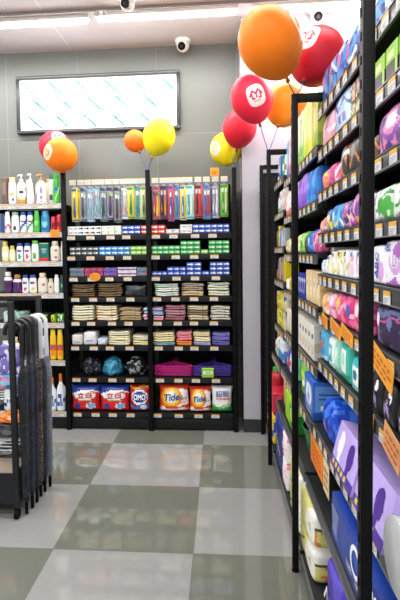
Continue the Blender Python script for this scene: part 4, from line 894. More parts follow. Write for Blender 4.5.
for i, (Y, w, h, c, l) in enumerate(((3.235, .10, .10, ['d8cfa8', 'c2b684', 'e8e2c8', 'b0a068'], 'khaki soft pack at far end'), (3.12, .10, .10, ['e0d8b4', 'c8bc8a', 'ece6cc', 'b8a870'], 'khaki soft pack second along'), (2.93, .16, .10, ['e8dcae', 'd8c888', 'f0e8cc', 'c8b470'], 'cream soft pack behind the post'), (2.79, .10, .11, ['ecdcae', 'e0c080', 'f4ead0', 'd8b070'], 'cream soft pack right of post'), (2.655, .15, .112, ['8fd46a', '74c24a', 'c0eaa4', '5aa83a'], 'light green soft pack'), (2.535, .07, .105, ['3a4238', '5a6450', '2a3028', '78806a'], 'dark grey soft pack'), (2.42, .14, .112, ['2f7ad0', '1f60b4', '58a0e8', 'a8d0f4'], 'blue soft pack'), (2.29, .10, .105, ['e87ab0', 'd05090', 'f4b8d4', 'b03a7a'], 'pink soft pack nearest camera'))):
    RK('soft_pack', Y, B_Z[2], w, h, .13 if i < 7 else .05, c, pk(i+60), l, 'soft pack', Q[2], gather=.35, r=.02, wr=.003)
for i, Y in enumerate((2.86, 2.78, 2.70, 2.62)): RK('yellow_carton', Y, B_Z[3], .075, .172, .08, ['d8c020', 'a03a1a', 'f0e04a', '6a5a10'], {'f': [('r', 1, -.4, .4, -.2, .6), ('r', 2, -.3, .3, -.1, .1)]}, 'yellow carton with brown band set back', 'carton', Q[3], x=.60, r=.003, puff=0., wr=0.)
RK('small_carton', 2.835, B_Z[3], .045, .125, .12, ['c8e83a', 'e4f48a'], {}, 'neon lime slim carton right of the post', 'carton', Q[3], r=.003, puff=0., wr=0.)
for i, Y in enumerate((2.775, 2.715, 2.655, 2.595)): RK('small_carton', Y, B_Z[3], .055, .128, .12, ['2a3aa8', '1c2884', 'e4e8f6'], {'f': [('r', 1, -.7, .7, -.8, .8), ('w', 2, 0, .5, 2.4, .12), ('r', 2, -.3, .3, .5, .65)]}, 'navy slim carton', 'carton', Q[3], r=.003, puff=0., wr=0.)
for i, Y in enumerate((2.50, 2.41, 2.32, 2.235)): RK('tissue_carton', Y, B_Z[3], .08, .152, .13, ['e6c894', 'dcb87a', 'f2e4c4', '9a7a4a'], {'f': [('r', 2, -.5, .5, -.5, .5), ('e', 3, 0, .2, .2, .2)], 's': [('r', 1, -1, 1, -.2, .0), ('r', 3, -.4, .3, .1, .25)]}, 'beige upright tissue carton', 'carton', Q[3], r=.004, puff=.001, wr=0.)
for i, (Y, h, c, l) in enumerate(((3.22, .07, ['f0f0ee', 'c8d8e0', '6a9ac0'], 'low white packet at far end'), (3.08, .09, ['e6c832', 'c8a020', '3a5aa8'], 'yellow packet behind the post'))): RK('packet', Y, B_Z[3], .10, h, .11, c, {'f': [('r', 1, -.6, .6, -.2, .5), ('r', 2, -.3, .3, .0, .2)]}, l, 'packet', Q[3])
# B5 white cartons in two ranks
for i in range(6):
    for k in range(2):
        Y = 2.82-.088*i; RK('medicine_carton', Y, B_Z[4], .084, .165, .105, ['e6e2d8', 'd2c8b0', '3f444c', 'b84a4a'], {'f': [('r', 1, -.8, .8, -.6, -.2), ('e', 3, -.2, -.65, .2, .1), ('r', 2, -.5, .4, .2, .45)], 's': [('r', 2, -.55, -.05, .15, .62), ('r', 1, -.9, .9, -.55, .0), ('r', 2, .3, .6, .2, .5)], 't': [('r', 1, -.95, .95, -.1, .1), ('r', 1, -1, -.9, -1, 1), ('r', 1, .9, 1, -1, 1)]},
            ('front-rank' if k == 0 else 'rear-rank')+' white carton with dark label', 'carton', Q[4], x=.43+k*.115, r=.002, puff=0., wr=0.)
for i, (Y, h, c, l) in enumerate(((3.22, .15, ['ddd3bc', '2f3f9c', 'c8bc9c'], 'beige packet with blue badge'), (3.09, .15, ['e2d8c2', 'c0b08c', 'd0c4a4'], 'beige packet left of the post'), (2.96, .14, ['d8c83a', '8aa83a', 'f0e06a'], 'yellow-green packet behind the post'))): RK('packet', Y, B_Z[4], .115, h, .13, c, {'f': [('e', 1, -.1, .2, .4, .45), ('b', 2, -.5, 0, 0)]}, l, 'packet', Q[4])
RK('packet', 2.66, B_Z[4], .36, .18, .05, ['a8b02a', 'd8d03a', '6a7a1a'], {'f': [('n', 1, 2, .0, 1)], 't': [('n', 1, 3, .0, 1)]}, 'yellow-green long packet behind the white cartons', 'packet', Q[4], x=.675)
# B6
zb6 = .615
for i, Y in enumerate((2.80, 2.70, 2.60, 2.50)):
    b = new_bm(); o = bottle('lotion_bottle', .07, .145, 'jar', ['1c2026', '44525e', '2c3640'], [('r', 1, -.6, .6, -.4, .2)], (.585, Y, zb6+.046), rz=RP, depth=1.); b.free()
    tag(o, 'black round bottle set back', 'bottle', Q[5], None, (-Y, 0), 'from far end')
RK('wipes_pack', 2.585, zb6, .21, .165, .11, ['86cc3a', 'f0f5e4', 'c8e43a', '3f9a3a'], {'f': [('d', 2, -.5, .3, .2), ('e', 1, .4, -.15, .7, .28), ('w', 3, -.5, .2, 3, .12), ('e', 3, -.5, .7, .2, .15)], 's': [('r', 1, -1, 1, -.2, .2)]}, 'lime green and white wipes pack', 'wipes pack', Q[5], wr=.004)
b = new_bm(); brick(b, .22, .13, .172, {'f': [('r', 2, -.72, .72, -.6, .7), ('e', 1, -.0, .1, .62, .58), ('e', 3, -.05, .2, .2, .25), ('e', 4, .0, -.1, .25, .22), ('e', 5, .1, -.42, .3, .08), ('b', 6, -.62, 0, 0), ('r', 7, -.6, .5, -.82, -.74)], 's': [('r', 2, -.85, .85, -.55, .8), ('r', 6, -.6, .7, .3, .36), ('r', 6, -.6, .5, .1, .15), ('r', 1, -.5, .6, -.45, -.25), ('b', 6, -.62, 0, 0)]}, n=(26, 16, 26), r=.003)
o = obj('baby_care_box', b, [M('2f6ac8', .35), M('eef1f6', .4), M('6a9ae0', .35), M('c9d4e8', .4), M('8a90b8', .4), M('e8a8b8', .4), M('244fa0', .35), M('e8d46a', .4)], loc=(.40, 2.31, zb6+.0465), rot=(0, 0, RP)); tag(o, 'blue carton with a white animal badge, under teal packs', 'carton')
for i, (Y, c, l) in enumerate(((3.2, ['c84a5a', '3f5ab8', 'e8d8d8'], 'red and blue soft pack'), (3.07, ['4a62c0', 'd8dcea', 'c83a4a'], 'blue and white soft pack by post'), (2.94, ['7ac8a0', 'e8f0ea', '3a8a6a'], 'mint soft pack behind the post'))): RK('soft_pack', Y, zb6, .11, .13, .12, c+[c[0]], {'f': [('n', 1, 2, .0, i+4.), ('e', 2, 0, 0, .4, .3)]}, l, 'soft pack', Q[5], wr=.005, gather=.2)
# B9 lime box, board, basin
RK('tall_carton', 2.80, z9, .34, .155, .12, ['9ad82a', '3a9a3a', 'c8ec5a', '1f7a2e'], {'f': [('r', 1, .1, .95, -.8, .7), ('e', 2, .5, .0, .3, .5), ('r', 3, .6, .95, -1, .2)], 's': [('r', 3, -1, 1, -1, .3)]}, 'lime green box with dark green leaf', 'carton', Q[6], x=.378, r=.004, puff=.001, wr=0.)
b = new_bm(); box(b, -.10, .10, 0, .018, 0, .165, bev=.003); o = obj('chopping_board', b, M('c9955a', .6, var=.15, scale=14.), loc=(.40, 3.12, z9+.0455), rot=(0, 0, RP)); tag(o, 'tan wooden board standing left of the lime green box', 'board')
b = new_bm(); lathe(b, [(.09, 0), (.10, .002), (.125, .115), (.132, .12), (.128, .122), (.12, .115), (.096, .006), (.001, .005)], 1, .8, 28); o = obj('plastic_basin', b, M('2a7a4a', .2, trans=.35), loc=(.495, 2.42, z9+.0455), rot=(0, 0, RP)); tag(o, 'translucent green plastic basin right of the lime box', 'basin')
# base of bay B
RK('tissue_bag', 3.07, .042, .36, .29, .2, ['26308c', '1a2068', '3f7ad8', 'f0f2f8'], {'f': [('r', 2, -1, -.8, -1, 1), ('e', 1, .2, .0, .7, .6)], 't': [('n', 2, 1.5, .1, 2)]}, 'navy tissue bag with white script', 'tissue bag', Q[7], x=.352, r=.015, text=[('Tempo', .03, .15, .06, 3, dict(slant=.25, rot=-.35, width=.2))])
for i, Y in enumerate((2.80,)):
    for k in range(2): RK('tissue_pack', Y-.005*k, .042+k*.152, .16, .149, .18, ['f0e6e6', 'e88aa4', 'f7f2f0', 'd85a7a'], {'f': [('w', 1, 0, .4, 3, .1), ('r', 3, -.3, .4, -.2, .0), ('n', 2, 2, .1, k)], 't': [('r', 1, -1, 1, -1, 1)], 's': [('r', 1, -1, 1, .6, 1)]}, 'white and pink tissue pack', 'tissue pack', Q[7], x=.352, wr=.004)

# ---- bay C
R_ = [q+' aisle shelf, far bay' for q in ('top', 'second', 'third', 'fourth', 'fifth', 'sixth', 'floor-level')]
def RB(Y, z, w, h, kind, cols, art, label, place, x=.43, depth=.8):
    o = bottle('cleaner_bottle', w, h, kind, cols, art, (x, Y, z+.046), rz=RP, depth=depth); tag(o, label, 'bottle', place); return o
RB(3.76, C_Z[0], .08, .17, 'flip', ['f0f2f4', '2f58b8', '5ab04a', '3a2f9c'], [('r', 1, -.8, .8, -.3, .1), ('b', 2, -.7, 0, 0)], 'white bottle with indigo cap', R_[0])
RK('small_carton', 3.62, C_Z[0], .10, .175, .1, ['3f78c0', 'e8ecf0', 'a88a6a'], {'f': [('r', 1, -.4, .4, -.4, .4)]}, 'blue carton between two bottles', 'carton', R_[0], r=.003, puff=0., wr=0.)
RB(3.49, C_Z[0], .09, .17, 'flip', ['1f9a5a', 'd8f0e0', 'e8c83a', '0f6a3a'], [('r', 1, -.5, .5, -.2, .3)], 'green bottle', R_[0])
RB(3.37, C_Z[0], .09, .185, 'flip', ['f0ece2', 'c84a3a', 'e0d8c8', 'c8c0b0'], [('r', 1, -.5, .5, -.4, 0)], 'cream bottle nearest camera', R_[0])
RB(3.75, C_Z[1], .07, .14, 'tube', ['eef0ea', '8ac04a', 'd8382a'], [('b', 1, -.4, 0, 0)], 'white tube bottle with red cap', R_[1])
for Y, c, l in ((3.57, ['eef0f4', '2f48b8', '8ab4e4'], 'white carton with blue mark'), (3.40, ['f0e8e2', 'e0604a', 'f0a090'], 'white carton with coral mark')): RK('small_carton', Y, C_Z[1], .13, .15, .1, c, {'f': [('e', 1, .1, .4, .35, .3), ('b', 2, -.4, .2, 0)]}, l, 'carton', R_[1], r=.004, puff=0., wr=0.)
for i, (Y, h, c, l) in enumerate(((3.78, .12, ['8a7a5a', 'c8b88a'], 'brown brush card'), (3.70, .15, ['e0c23a', '3a3a3a'], 'yellow brush card'), (3.61, .12, ['4a72c8', 'e8ecf4'], 'blue brush card'), (3.52, .11, ['c8ccd0', '8a9098'], 'grey brush card'), (3.42, .12, ['b8bcc0', '2a3a9c'], 'silver brush card with navy top'))): RK('brush_card', Y, C_Z[2], .075, h, .04, c, {'f': [('r', 1, -.5, .5, .2, .8), ('r', 1, -.2, .2, -.8, .1)]}, l, 'brush', R_[2], r=.004, puff=.004, wr=0.)
for i, (Y, h, c, l) in enumerate(((3.80, .065, ['e0722a', 'f0a85a'], 'low orange packet'), (3.71, .15, ['3a62b8', 'e0c83a'], 'blue narrow carton'), (3.63, .16, ['e8d020', '5a7ac0'], 'yellow narrow carton'), (3.55, .165, ['2f50a8', 'd8c88a'], 'deep blue narrow carton'), (3.47, .165, ['b08a4a', 'd8c090'], 'tan narrow carton'), (3.38, .15, ['ecd81a', 'b8861a'], 'bright yellow narrow carton'))): RK('small_carton', Y, C_Z[3], .07, h, .09, c, {'f': [('r', 1, -.35, .35, -.5, .5)]}, l, 'carton', R_[3], r=.003, puff=0., wr=0.)
for i, (Y, c, l) in enumerate(((3.76, ['e8dc8a', 'e08a2a', 'c8b83a'], 'cream and orange'), (3.62, ['e6cc1c', '4a9a3a', 'f0e05a'], 'yellow and green'), (3.48, ['ddd05a', '3f8a4a', 'e8c83a'], 'mustard and green'), (3.36, ['d8c8a0', '2f3f9c', 'e0d4b8'], 'beige and blue'))):
    for k in range(2): RK('packet', Y, C_Z[4]+k*.125, .115, .12, .12, c, {'f': [('n', 1, 1.6, .1, i+k), ('r', 2, -.8, .8, -.2, .2)]}, c and (l+' packet'), 'packet', R_[4], wr=.002, r=.006)
z6 = .605
RB(3.79, z6, .07, .15, 'jug', ['f0e8d8', 'e0522a', '5ab04a', 'f0782a'], [('r', 1, -.7, .7, -.4, .1), ('b', 2, -.6, 0, 0)], 'white bottle with orange cap', R_[5], x=.41)
RB(3.70, z6, .075, .16, 'jug', ['c8e8d4', '2a9a5a', 'e8f4ec', '0f5a3a'], [('r', 1, -.7, .7, -.3, .0)], 'pale green bottle with dark green cap', R_[5], x=.41)
RK('napkin_bag', 3.49, z6, .26, .165, .14, ['dfe9f2', '4a86d0', 'f4f6f8', '8ac04a'], {'f': [('e', 1, .3, -.4, .8, .5), ('e', 3, -.1, .7, .3, .15), ('r', 2, -1, -.5, -1, 1)], 's': [('b', 1, .1, 0, 0)]}, 'pale blue and white napkin bag', 'napkin bag', R_[5], x=.41, wr=.005, r=.03)
# floor-level stacks in bay C
zz = .0865
o = bottle('detergent_tub', .15, .15, 'jar', ['b81f2a', 'd84a4a', '3a3a8a', '3fae4a'], [('r', 1, -.6, .6, -.3, .2)], (.356, 3.73, zz+.32), rz=RP, depth=1.); tag(o, 'red tub with green lid on top of far stack', 'tub')
for k, (h, c, l) in enumerate(((.155, ['d8a02a', 'c02a2a', '2a4ab0', 'f0e8d8'], 'multicoloured bag at the bottom of far stack'), (.155, ['2a3aa0', '3f58c8', 'e8e8f0', '1c2870'], 'blue bag under the red tub'))): RK('detergent_bag', 3.73, zz-.0455+k*.16, .19, h, .16, c, pk(k+80), l, 'detergent bag', '', x=.352, wr=.003)
for k, (h, c, l) in enumerate(((.20, ['f0c81c', '2a48b0', 'f4e08a', '2a5ac8'], 'yellow and blue bag at the bottom of near stack'), (.155, ['c8243a', 'e05a6a', 'f0d8dc', 'a0142a'], 'crimson bag on the yellow and blue one'))): RK('detergent_bag', 3.51, zz-.0455+k*.205, .2, h, .16, c, {'f': [('b', 1, -.2, 0, .2), ('b', 0, -.45, 0, 0), ('e', 2, 0, -.1, .4, .3)] if k == 0 else [('n', 1, 2, .1, 1)], 's': [('n', 1, 1.5, .1, k)]}, l, 'detergent bag', '', x=.352, wr=.004)

# ------------------------------------------------------------------ balloons
EMB = []      # double-roof mark: strokes in a unit disc
def stroke(pts, t):
    out = []
    for (a, b) in zip(pts[:-1], pts[1:]):
        a = Vector(a); b = Vector(b); d = (b-a).normalized(); n = Vector((-d.y, d.x))*t/2; e = d*t*.35
        out.append([a-e+n, a-e-n, b+e-n, b+e+n])
    return out
EMB += stroke([(-.70, -.02), (-.35, .42), (0, .10), (.35, .42), (.70, -.02)], .19)
EMB += stroke([(-.48, .14), (-.48, -.32), (-.26, -.32)], .17) + stroke([(0, .10), (0, -.24)], .16) + stroke([(.48, .14), (.48, -.32), (.26, -.32)], .17)
EMB += [[Vector((x-.06, -.62)), Vector((x+.06, -.62)), Vector((x+.06, -.50)), Vector((x-.06, -.50))] for x in (-.32, -.12, .1, .3)]
def balloon(c, r, tall, col, anchor, desc, emb=None, mark='d0203a', es=.52, lean=(0, 0)):
    """inflated balloon; emb = direction of the printed patch from its centre"""
    o = empty('balloon', anchor); C0 = Vector(c)-Vector(anchor)
    b = new_bm()
    bmesh.ops.create_uvsphere(b, u_segments=40, v_segments=28, radius=1)
    ax = (C0+Vector((lean[0], 0, lean[1]))).normalized(); q = Vector((0, 0, 1)).rotation_difference(ax).to_matrix()
    def shape(p):
        z = p.z; k = 1-.13*max(0, -z)**1.6; s = Vector((p.x*k, p.y*k, z*tall*(1.0 if z > 0 else 1.06)))
        return C0+(q @ s)*r
    for v in b.verts: v.co = shape(v.co)
    m = M(col, .5, var=.03, spec=.3)
    if not m.get('bal'):
        m['bal'] = 1; p = m.node_tree.nodes['Principled BSDF']; p.inputs['Subsurface Weight'].default_value = .25; p.inputs['Subsurface Radius'].default_value = (.05, .03, .02)
    obj('balloon_skin', b, m, o)
    kn = shape(Vector((0, 0, -1)))
    b = new_bm(); d = (kn-C0).normalized(); cyl(b, kn-d*.004, kn+d*.012, .006, .009, 10); cyl(b, kn+d*.012, kn+d*.016, .011, .008, 10); obj('knot', b, m, o)
    b = new_bm(); e = kn+d*.012; mid = (e*.5)+Vector((0, 0, -.004)); tube(b, [e, e*.7+Vector((0, 0, -.002)), mid, e*.2, Vector((0, 0, 0))], .0028, 6); obj('stick', b, M('3f5fa0', .3), o)
    b = new_bm(); cyl(b, e-d*.012, e+d*.010, .004, .010, 10); obj('cup', b, M('5a4a1a', .4), o)
    if emb:
        n = (q.transposed() @ Vector(emb).normalized())
        t = n.cross(Vector((0, 0, 1))).normalized()*-1; bb = n.cross(t)
        if bb.z < 0: bb = -bb
        t = bb.cross(n)
        def at(x, y, off):
            p = (n+t*x*es+bb*y*es).normalized(); s = shape(p); return s+(s-C0).normalized()*off
        b = new_bm(); rings = []
        for k in range(9):
            rr = k/8; ring = []
            for a in range(36):
                th = a*2*PI/36; sq = 1/max(abs(math.cos(th))**3.2+abs(math.sin(th))**3.2, 1e-6)**(1/3.2)*.92
                ring.append(b.verts.new(at(rr*sq*math.cos(th), rr*sq*math.sin(th), .0006)) if k else None)
            rings.append(ring)
        c_ = b.verts.new(at(0, 0, .0006))
        for a in range(36): b.faces.new((c_, rings[1][a], rings[1][(a+1) % 36]))
        for k in range(1, 8):
            for a in range(36): b.faces.new((rings[k][a], rings[k+1][a], rings[k+1][(a+1) % 36], rings[k][(a+1) % 36]))
        bmesh.ops.recalc_face_normals(b, faces=b.faces)
        ep = obj('printed_patch', b, M('f2d8d8' if mark != 'e8861a' else 'f6d9bc', .4), o)
        b = new_bm()
        for qd in EMB:
            sub = [[None]*5 for _ in range(5)]
            for i in range(5):
                for j in range(5):
                    p = (qd[0]*(1-i/4)+qd[3]*(i/4))*(1-j/4)+(qd[1]*(1-i/4)+qd[2]*(i/4))*(j/4)
                    sub[i][j] = b.verts.new(at(p.x*.85, p.y*.85+.03, .0013))
            for i in range(4):
                for j in range(4): b.faces.new((sub[i][j], sub[i+1][j], sub[i+1][j+1], sub[i][j+1]))
        bmesh.ops.recalc_face_normals(b, faces=b.faces)
        obj('logo', b, M(mark, .4), ep)
    tag(o, desc, 'balloon'); return o
TP_ = TOPZ
BAL = {  # centre, radius measured in the room
 'big_orange': ((0.208, 2.06, 2.236), 0.125, 1.14),
 'crimson': ((0.430, 2.27, 2.253), 0.122, 1.09),
 'pink_red': ((0.208, 3.20, 2.366), 0.131, 1.14),
 'orange2': ((0.446, 3.42, 2.388), 0.139, 1.12),
 'dark_red': ((0.153, 3.78, 2.326), 0.126, 1.10),
 'yellow2': ((0.058, 4.02, 2.225), 0.129, 1.06),
 'orange_s': ((-0.664, 3.98, 2.305), 0.085, 1.05),
 'yellow': ((-0.455, 3.83, 2.295), 0.123, 1.12),
 'orange_l': ((-1.202, 3.77, 2.168), 0.128, 1.05),
 'red_l': ((-1.352, 4.10, 2.302), 0.131, 1.06)}
b_ = BAL
balloon(*b_['big_orange'], 'ff8210', (XPOST, YP[1], TP_), 'biggest orange balloon, tied to middle aisle post', (.88, -.35, .42), 'e8861a')
balloon(*b_['crimson'], 'd11a2c', (XPOST+.012, YP[1], TP_), 'crimson balloon beside the biggest orange balloon', (-.50, -.72, .48), 'd0203a')
balloon(*b_['pink_red'], 'e8223f', (XPOST-.006, YP[2], TP_), 'rosy red balloon with pale house logo facing the camera', (.13, -.95, -.14), 'd8203c', es=.5)
balloon(*b_['orange2'], 'ff8c10', (XPOST+.006, YP[2], TP_), 'orange balloon half hidden behind the crimson one')
balloon(*b_['dark_red'], 'd62036', (XP[3]+.004, YF-.005, 2.06), 'red balloon above the yellow one, tied to back shelving')
balloon(*b_['yellow2'], 'f2dd14', (XP[3]-.004, YF-.005, 2.06), 'yellow balloon with logo below the red one', (-.74, -.66, -.02), 'e0b414', es=.45)
balloon(*b_['orange_s'], 'ff7416', (XP[2]-.004, YF-.005, 2.06), 'small orange balloon without logo beside plain yellow balloon')
balloon(*b_['yellow'], 'f7e81e', (XP[2]+.004, YF-.005, 2.06), 'plain yellow balloon in front of the light box corner')
balloon(*b_['orange_l'], 'ff8010', (XP[1]+.003, YF-.005, 2.06), 'orange balloon with white logo above the shampoo shelf', (-.60, -.79, .04), 'e8861a', es=.5)
balloon(*b_['red_l'], 'd8223c', (XP[1]-.010, YF+.006, 2.06), 'red balloon peeping out behind the left orange one', (.45, -.68, .48), 'd0203a', es=.5)

# ------------------------------------------------------------------ light box
o = empty('light_box', (-1.042, 4.35, 2.472)); W2, Hh = .715, .492
bm = new_bm()
for (x0, x1, z0, z1) in ((-W2, W2, 0, .03), (-W2, W2, Hh-.03, Hh), (-W2, -W2+.03, .03, Hh-.03), (W2-.03, W2, .03, Hh-.03)): box(bm, x0, x1, -.05, -.001, z0, z1, bev=.004)
for (x0, x1, z0, z1) in ((-W2, W2, .012, .016), (-W2, W2, Hh-.016, Hh-.012)): box(bm, x0, x1, -.052, -.05, z0, z1, 1)
obj('frame', bm, [M('2b2d30', .35), M('6a6c70', .3)], o)
bm = new_bm(); box(bm, -W2+.03, W2-.03, -.03, -.002, .03, Hh-.03); rnd = random.Random(3)
for r_ in range(3):
    for c_ in range(6):
        cx = -.62+c_*.245+(r_ % 2)*.10+(.06 if r_ == 2 else 0); cz = .39-.145*r_
        if cx > W2-.1: continue
        for k in range(9):
            t = (k-4)*.0165; x = cx+t*.76; z = cz-t*.70
            sz = rnd.uniform(.009, .013)
            if z < .045 or z > Hh-.045 or abs(x) > W2-.04: continue
            add_poly(bm, [(x-sz, z-sz*.5), (x+sz*.7, z-sz), (x+sz, z+sz*.6), (x-sz*.6, z+sz)], 1+(r_ % 2 if r_ else 2), lambda a, b: -.03, .001)
obj('lit_panel', bm, [M('fbfbfd', .4, emit=.6, var=0), M('1c78c8', .5, emit=.03, var=0), M('2a90d8', .5, emit=.03, var=0), M('5abccc', .5, emit=.08, var=0)], o, smooth=False)
tag(o, 'framed white light box with blue diagonal film print on back wall', 'light box')

# ------------------------------------------------------------------ ceiling: tubes, rail, cameras
EM = M('ffffff', .4, emit=14, var=0)
def tube_light(x0, x1, y, label, power=1.):
    o = empty('tube_light', ((x0+x1)/2, y, CEIL)); L = (x1-x0)/2
    b = new_bm(); box(b, -L, L, -.03, .03, -.03, -.0005, bev=.004); obj('housing', b, WHITE, o)
    b = new_bm(); cyl(b, (-L+.02, 0, -.045), (L-.02, 0, -.045), .014, seg=12); obj('tube', b, EM, o)
    tag(o, label, 'ceiling light')
    la = bpy.data.lights.new('tube_lamp', 'AREA'); la.shape = 'RECTANGLE'; la.size = x1-x0; la.size_y = .06; la.energy = 10*(x1-x0)*power; la.color = (1, .985, .96)
    lo = bpy.data.objects.new('tube_lamp', la); C.objects.link(lo); lo.location = ((x0+x1)/2, y, CEIL-.075)
    return o
tube_light(-3.2, -.95, 3.74, 'left ceiling tube light behind the rail, over back shelving')
tube_light(-.9, .15, 3.72, 'short middle ceiling tube light behind the rail, over back shelving')
tube_light(.25, 2.3, 3.70, 'right ceiling tube light beside the white wall', 2.6)
tube_light(-3.2, -.9, 2.2, 'left ceiling tube light, middle of the room'); tube_light(-.8, 1.0, 2.2, 'right ceiling tube light, middle of the room', .7)
tube_light(-3.2, -.9, .5, 'left ceiling tube light, near the camera'); tube_light(-.8, 1.0, .5, 'right ceiling tube light, near the camera', .7)
tube_light(-3.2, -.9, -1.2, 'left ceiling tube light, behind the camera'); tube_light(-.8, 1.0, -1.2, 'right ceiling tube light, behind the camera')
bm = new_bm(); box(bm, -3.2, 1.3, -.006, .006, -.02, -.0005); box(bm, -3.2, 1.3, -.002, .002, -.022, -.02, 1)
tag(obj('ceiling_rail', bm, [M('8a8078', .4), M('5a5450', .4)], loc=(0, 3.635, CEIL), smooth=False), 'thin grey rail running across the ceiling', 'rail')
def dome(x, y, z, label, s=1.):
    o = empty('dome_camera', (x, y, z)); b = new_bm()
    lathe(b, [(.001, 0), (.058*s, -.0005), (.062*s, -.006*s), (.060*s, -.020*s), (.052*s, -.030*s)][::-1], seg=28); obj('mount', b, WHITE, o)
    b = new_bm(); bmesh.ops.create_uvsphere(b, u_segments=28, v_segments=18, radius=.050*s, matrix=Matrix.Translation((0, 0, -.046*s))); bd = obj('body', b, M('e6e6e2', .3), o)
    b = new_bm(); d = Vector((-.18, -.9, -.42)).normalized(); c = Vector((0, 0, -.046*s)); cyl(b, c+d*.040*s, c+d*.052*s, .031*s, .029*s, 24); cyl(b, c+d*.050*s, c+d*.054*s, .012*s, seg=16, mi=1); obj('lens', b, [M('0c0c0e', .12, var=0), M('30343c', .1, var=0)], o)
    tag(o, label, 'camera'); return o
dome(-.290, 4.235, CEIL, 'white dome security camera on the ceiling above the back wall', 1.05)
dome(-.62, 3.50, CEIL, 'white dome security camera cut off by the photo top')
dome(.735, 3.825, CEIL, 'white dome security camera above the aisle shelving', 1.1)
for x, l in ((-.835, 'white clip of two sockets hanging under the ceiling rail'),):
    b = new_bm(); box(b, -.035, .035, -.015, .015, -.03, -.0225); cyl(b, (-.02, 0, -.03), (-.024, -.01, -.06), .012, .010, 12); cyl(b, (.02, 0, -.03), (.024, -.01, -.06), .012, .010, 12)
    tag(obj('rail_clip', b, M('c9c2bc', .4), loc=(x, 3.635, CEIL)), l, 'fitting')

# ------------------------------------------------------------------ umbrella rack on the left
RX0, RX1, RY0, RY1, RZ = -1.58, -1.095, 2.53, 2.93, 1.165
o = empty('display_rack', (RX1, RY0, 0)); w_, d_ = RX0-RX1, RY1-RY0
RK1 = M('1c1d20', .4, spec=.3)
for x in (0, w_):
    for y in (0, d_):
        b = new_bm(); box(b, x-.014, x+.014, y-.014, y+.014, .062, RZ, bev=.002); obj('post', b, RK1, o)
        b = new_bm(); cyl(b, (x-.010, y, .026), (x+.010, y, .026), .0255, seg=18); box(b, x-.012, x+.012, y-.008, y+.008, .04, .062); obj('caster', b, BLACK2, o)
for (x0, x1, y0, y1) in ((w_+.014, -.014, -.010, .010), (w_+.014, -.014, d_-.010, d_+.010), (w_-.010, w_+.010, .014, d_-.014)):
    b = new_bm(); box(b, x0, x1, y0, y1, RZ-.028, RZ-.002, bev=.002); obj('top_rail', b, RK1, o)
b = new_bm(); box(b, -.010, .010, 0.014, d_-.014, .995, 1.018, bev=.002); obj('hanging_rail', b, RK1, o)
b = new_bm(); box(b, w_-.012, .012, -.012, d_+.012, .085, .10); box(b, w_+.014, -.014, -.014, -.002, .10, .25); box(b, w_+.014, -.014, d_, d_+.014, .10, .25); box(b, -.008, .002, 0.014, d_-.014, .10, .25); box(b, w_+.014, -.014, 0, d_, .232, .248, 1); obj('bottom_tray', b, [RK1, M('9a8a7a', .5)], o)
for z in (.36, .64):
    b = new_bm()
    for k in range(8): cyl(b, (w_+.01, .03+k*.048, z), (-.012, .03+k*.048, z), .0025, seg=6)
    for k in range(3): cyl(b, (w_*.9*(k+.1)/2.2-.01, .005, z-.004), (w_*.9*(k+.1)/2.2-.01, d_-.005, z-.004), .003, seg=6)
    obj('wire_shelf', b, M('d0d2d4', .3, metal=.5), o)
tag(o, 'dark metal wheeled rack with umbrellas hooked along its side', 'rack')
for i, (n, w, d, h, c, x, y, z, l) in enumerate((('pouch', .12, .06, .17, ['7a6ab8', 'e8e6f2', '4a3f94', 'c8c0e8'], -1.20, 2.74, .729, 'violet pouch upright on the upper wire shelf'), ('cloth_bundle', .16, .12, .082, ['3f86b8', 'd87aa0', '2a5f94', '8ac0dc'], -1.21, 2.73, .6435, 'blue and pink bundle beneath the violet pouch'), ('packet', .14, .1, .05, ['ee6a1c', 'f4a04a', 'c8480f', 'f0d0b0'], -1.20, 2.72, .449, 'orange packet above black parcels in the rack'), ('parcel', .17, .14, .083, ['1d1e22', '44464c', '121214', '6a6c70'], -1.21, 2.72, .3635, 'black wrapped parcel on the lower wire shelf'), ('parcel', .15, .12, .055, ['17181c', '50545c', '101012', '8a8c90'], -1.215, 2.72, .2495, 'flat black parcel on the rack tray'))):
    ob = soft(n, w, d, h, c, pk(i+3), (x, y, z), seed=i, wr=.004); tag(ob, l, n.replace('_', ' '))
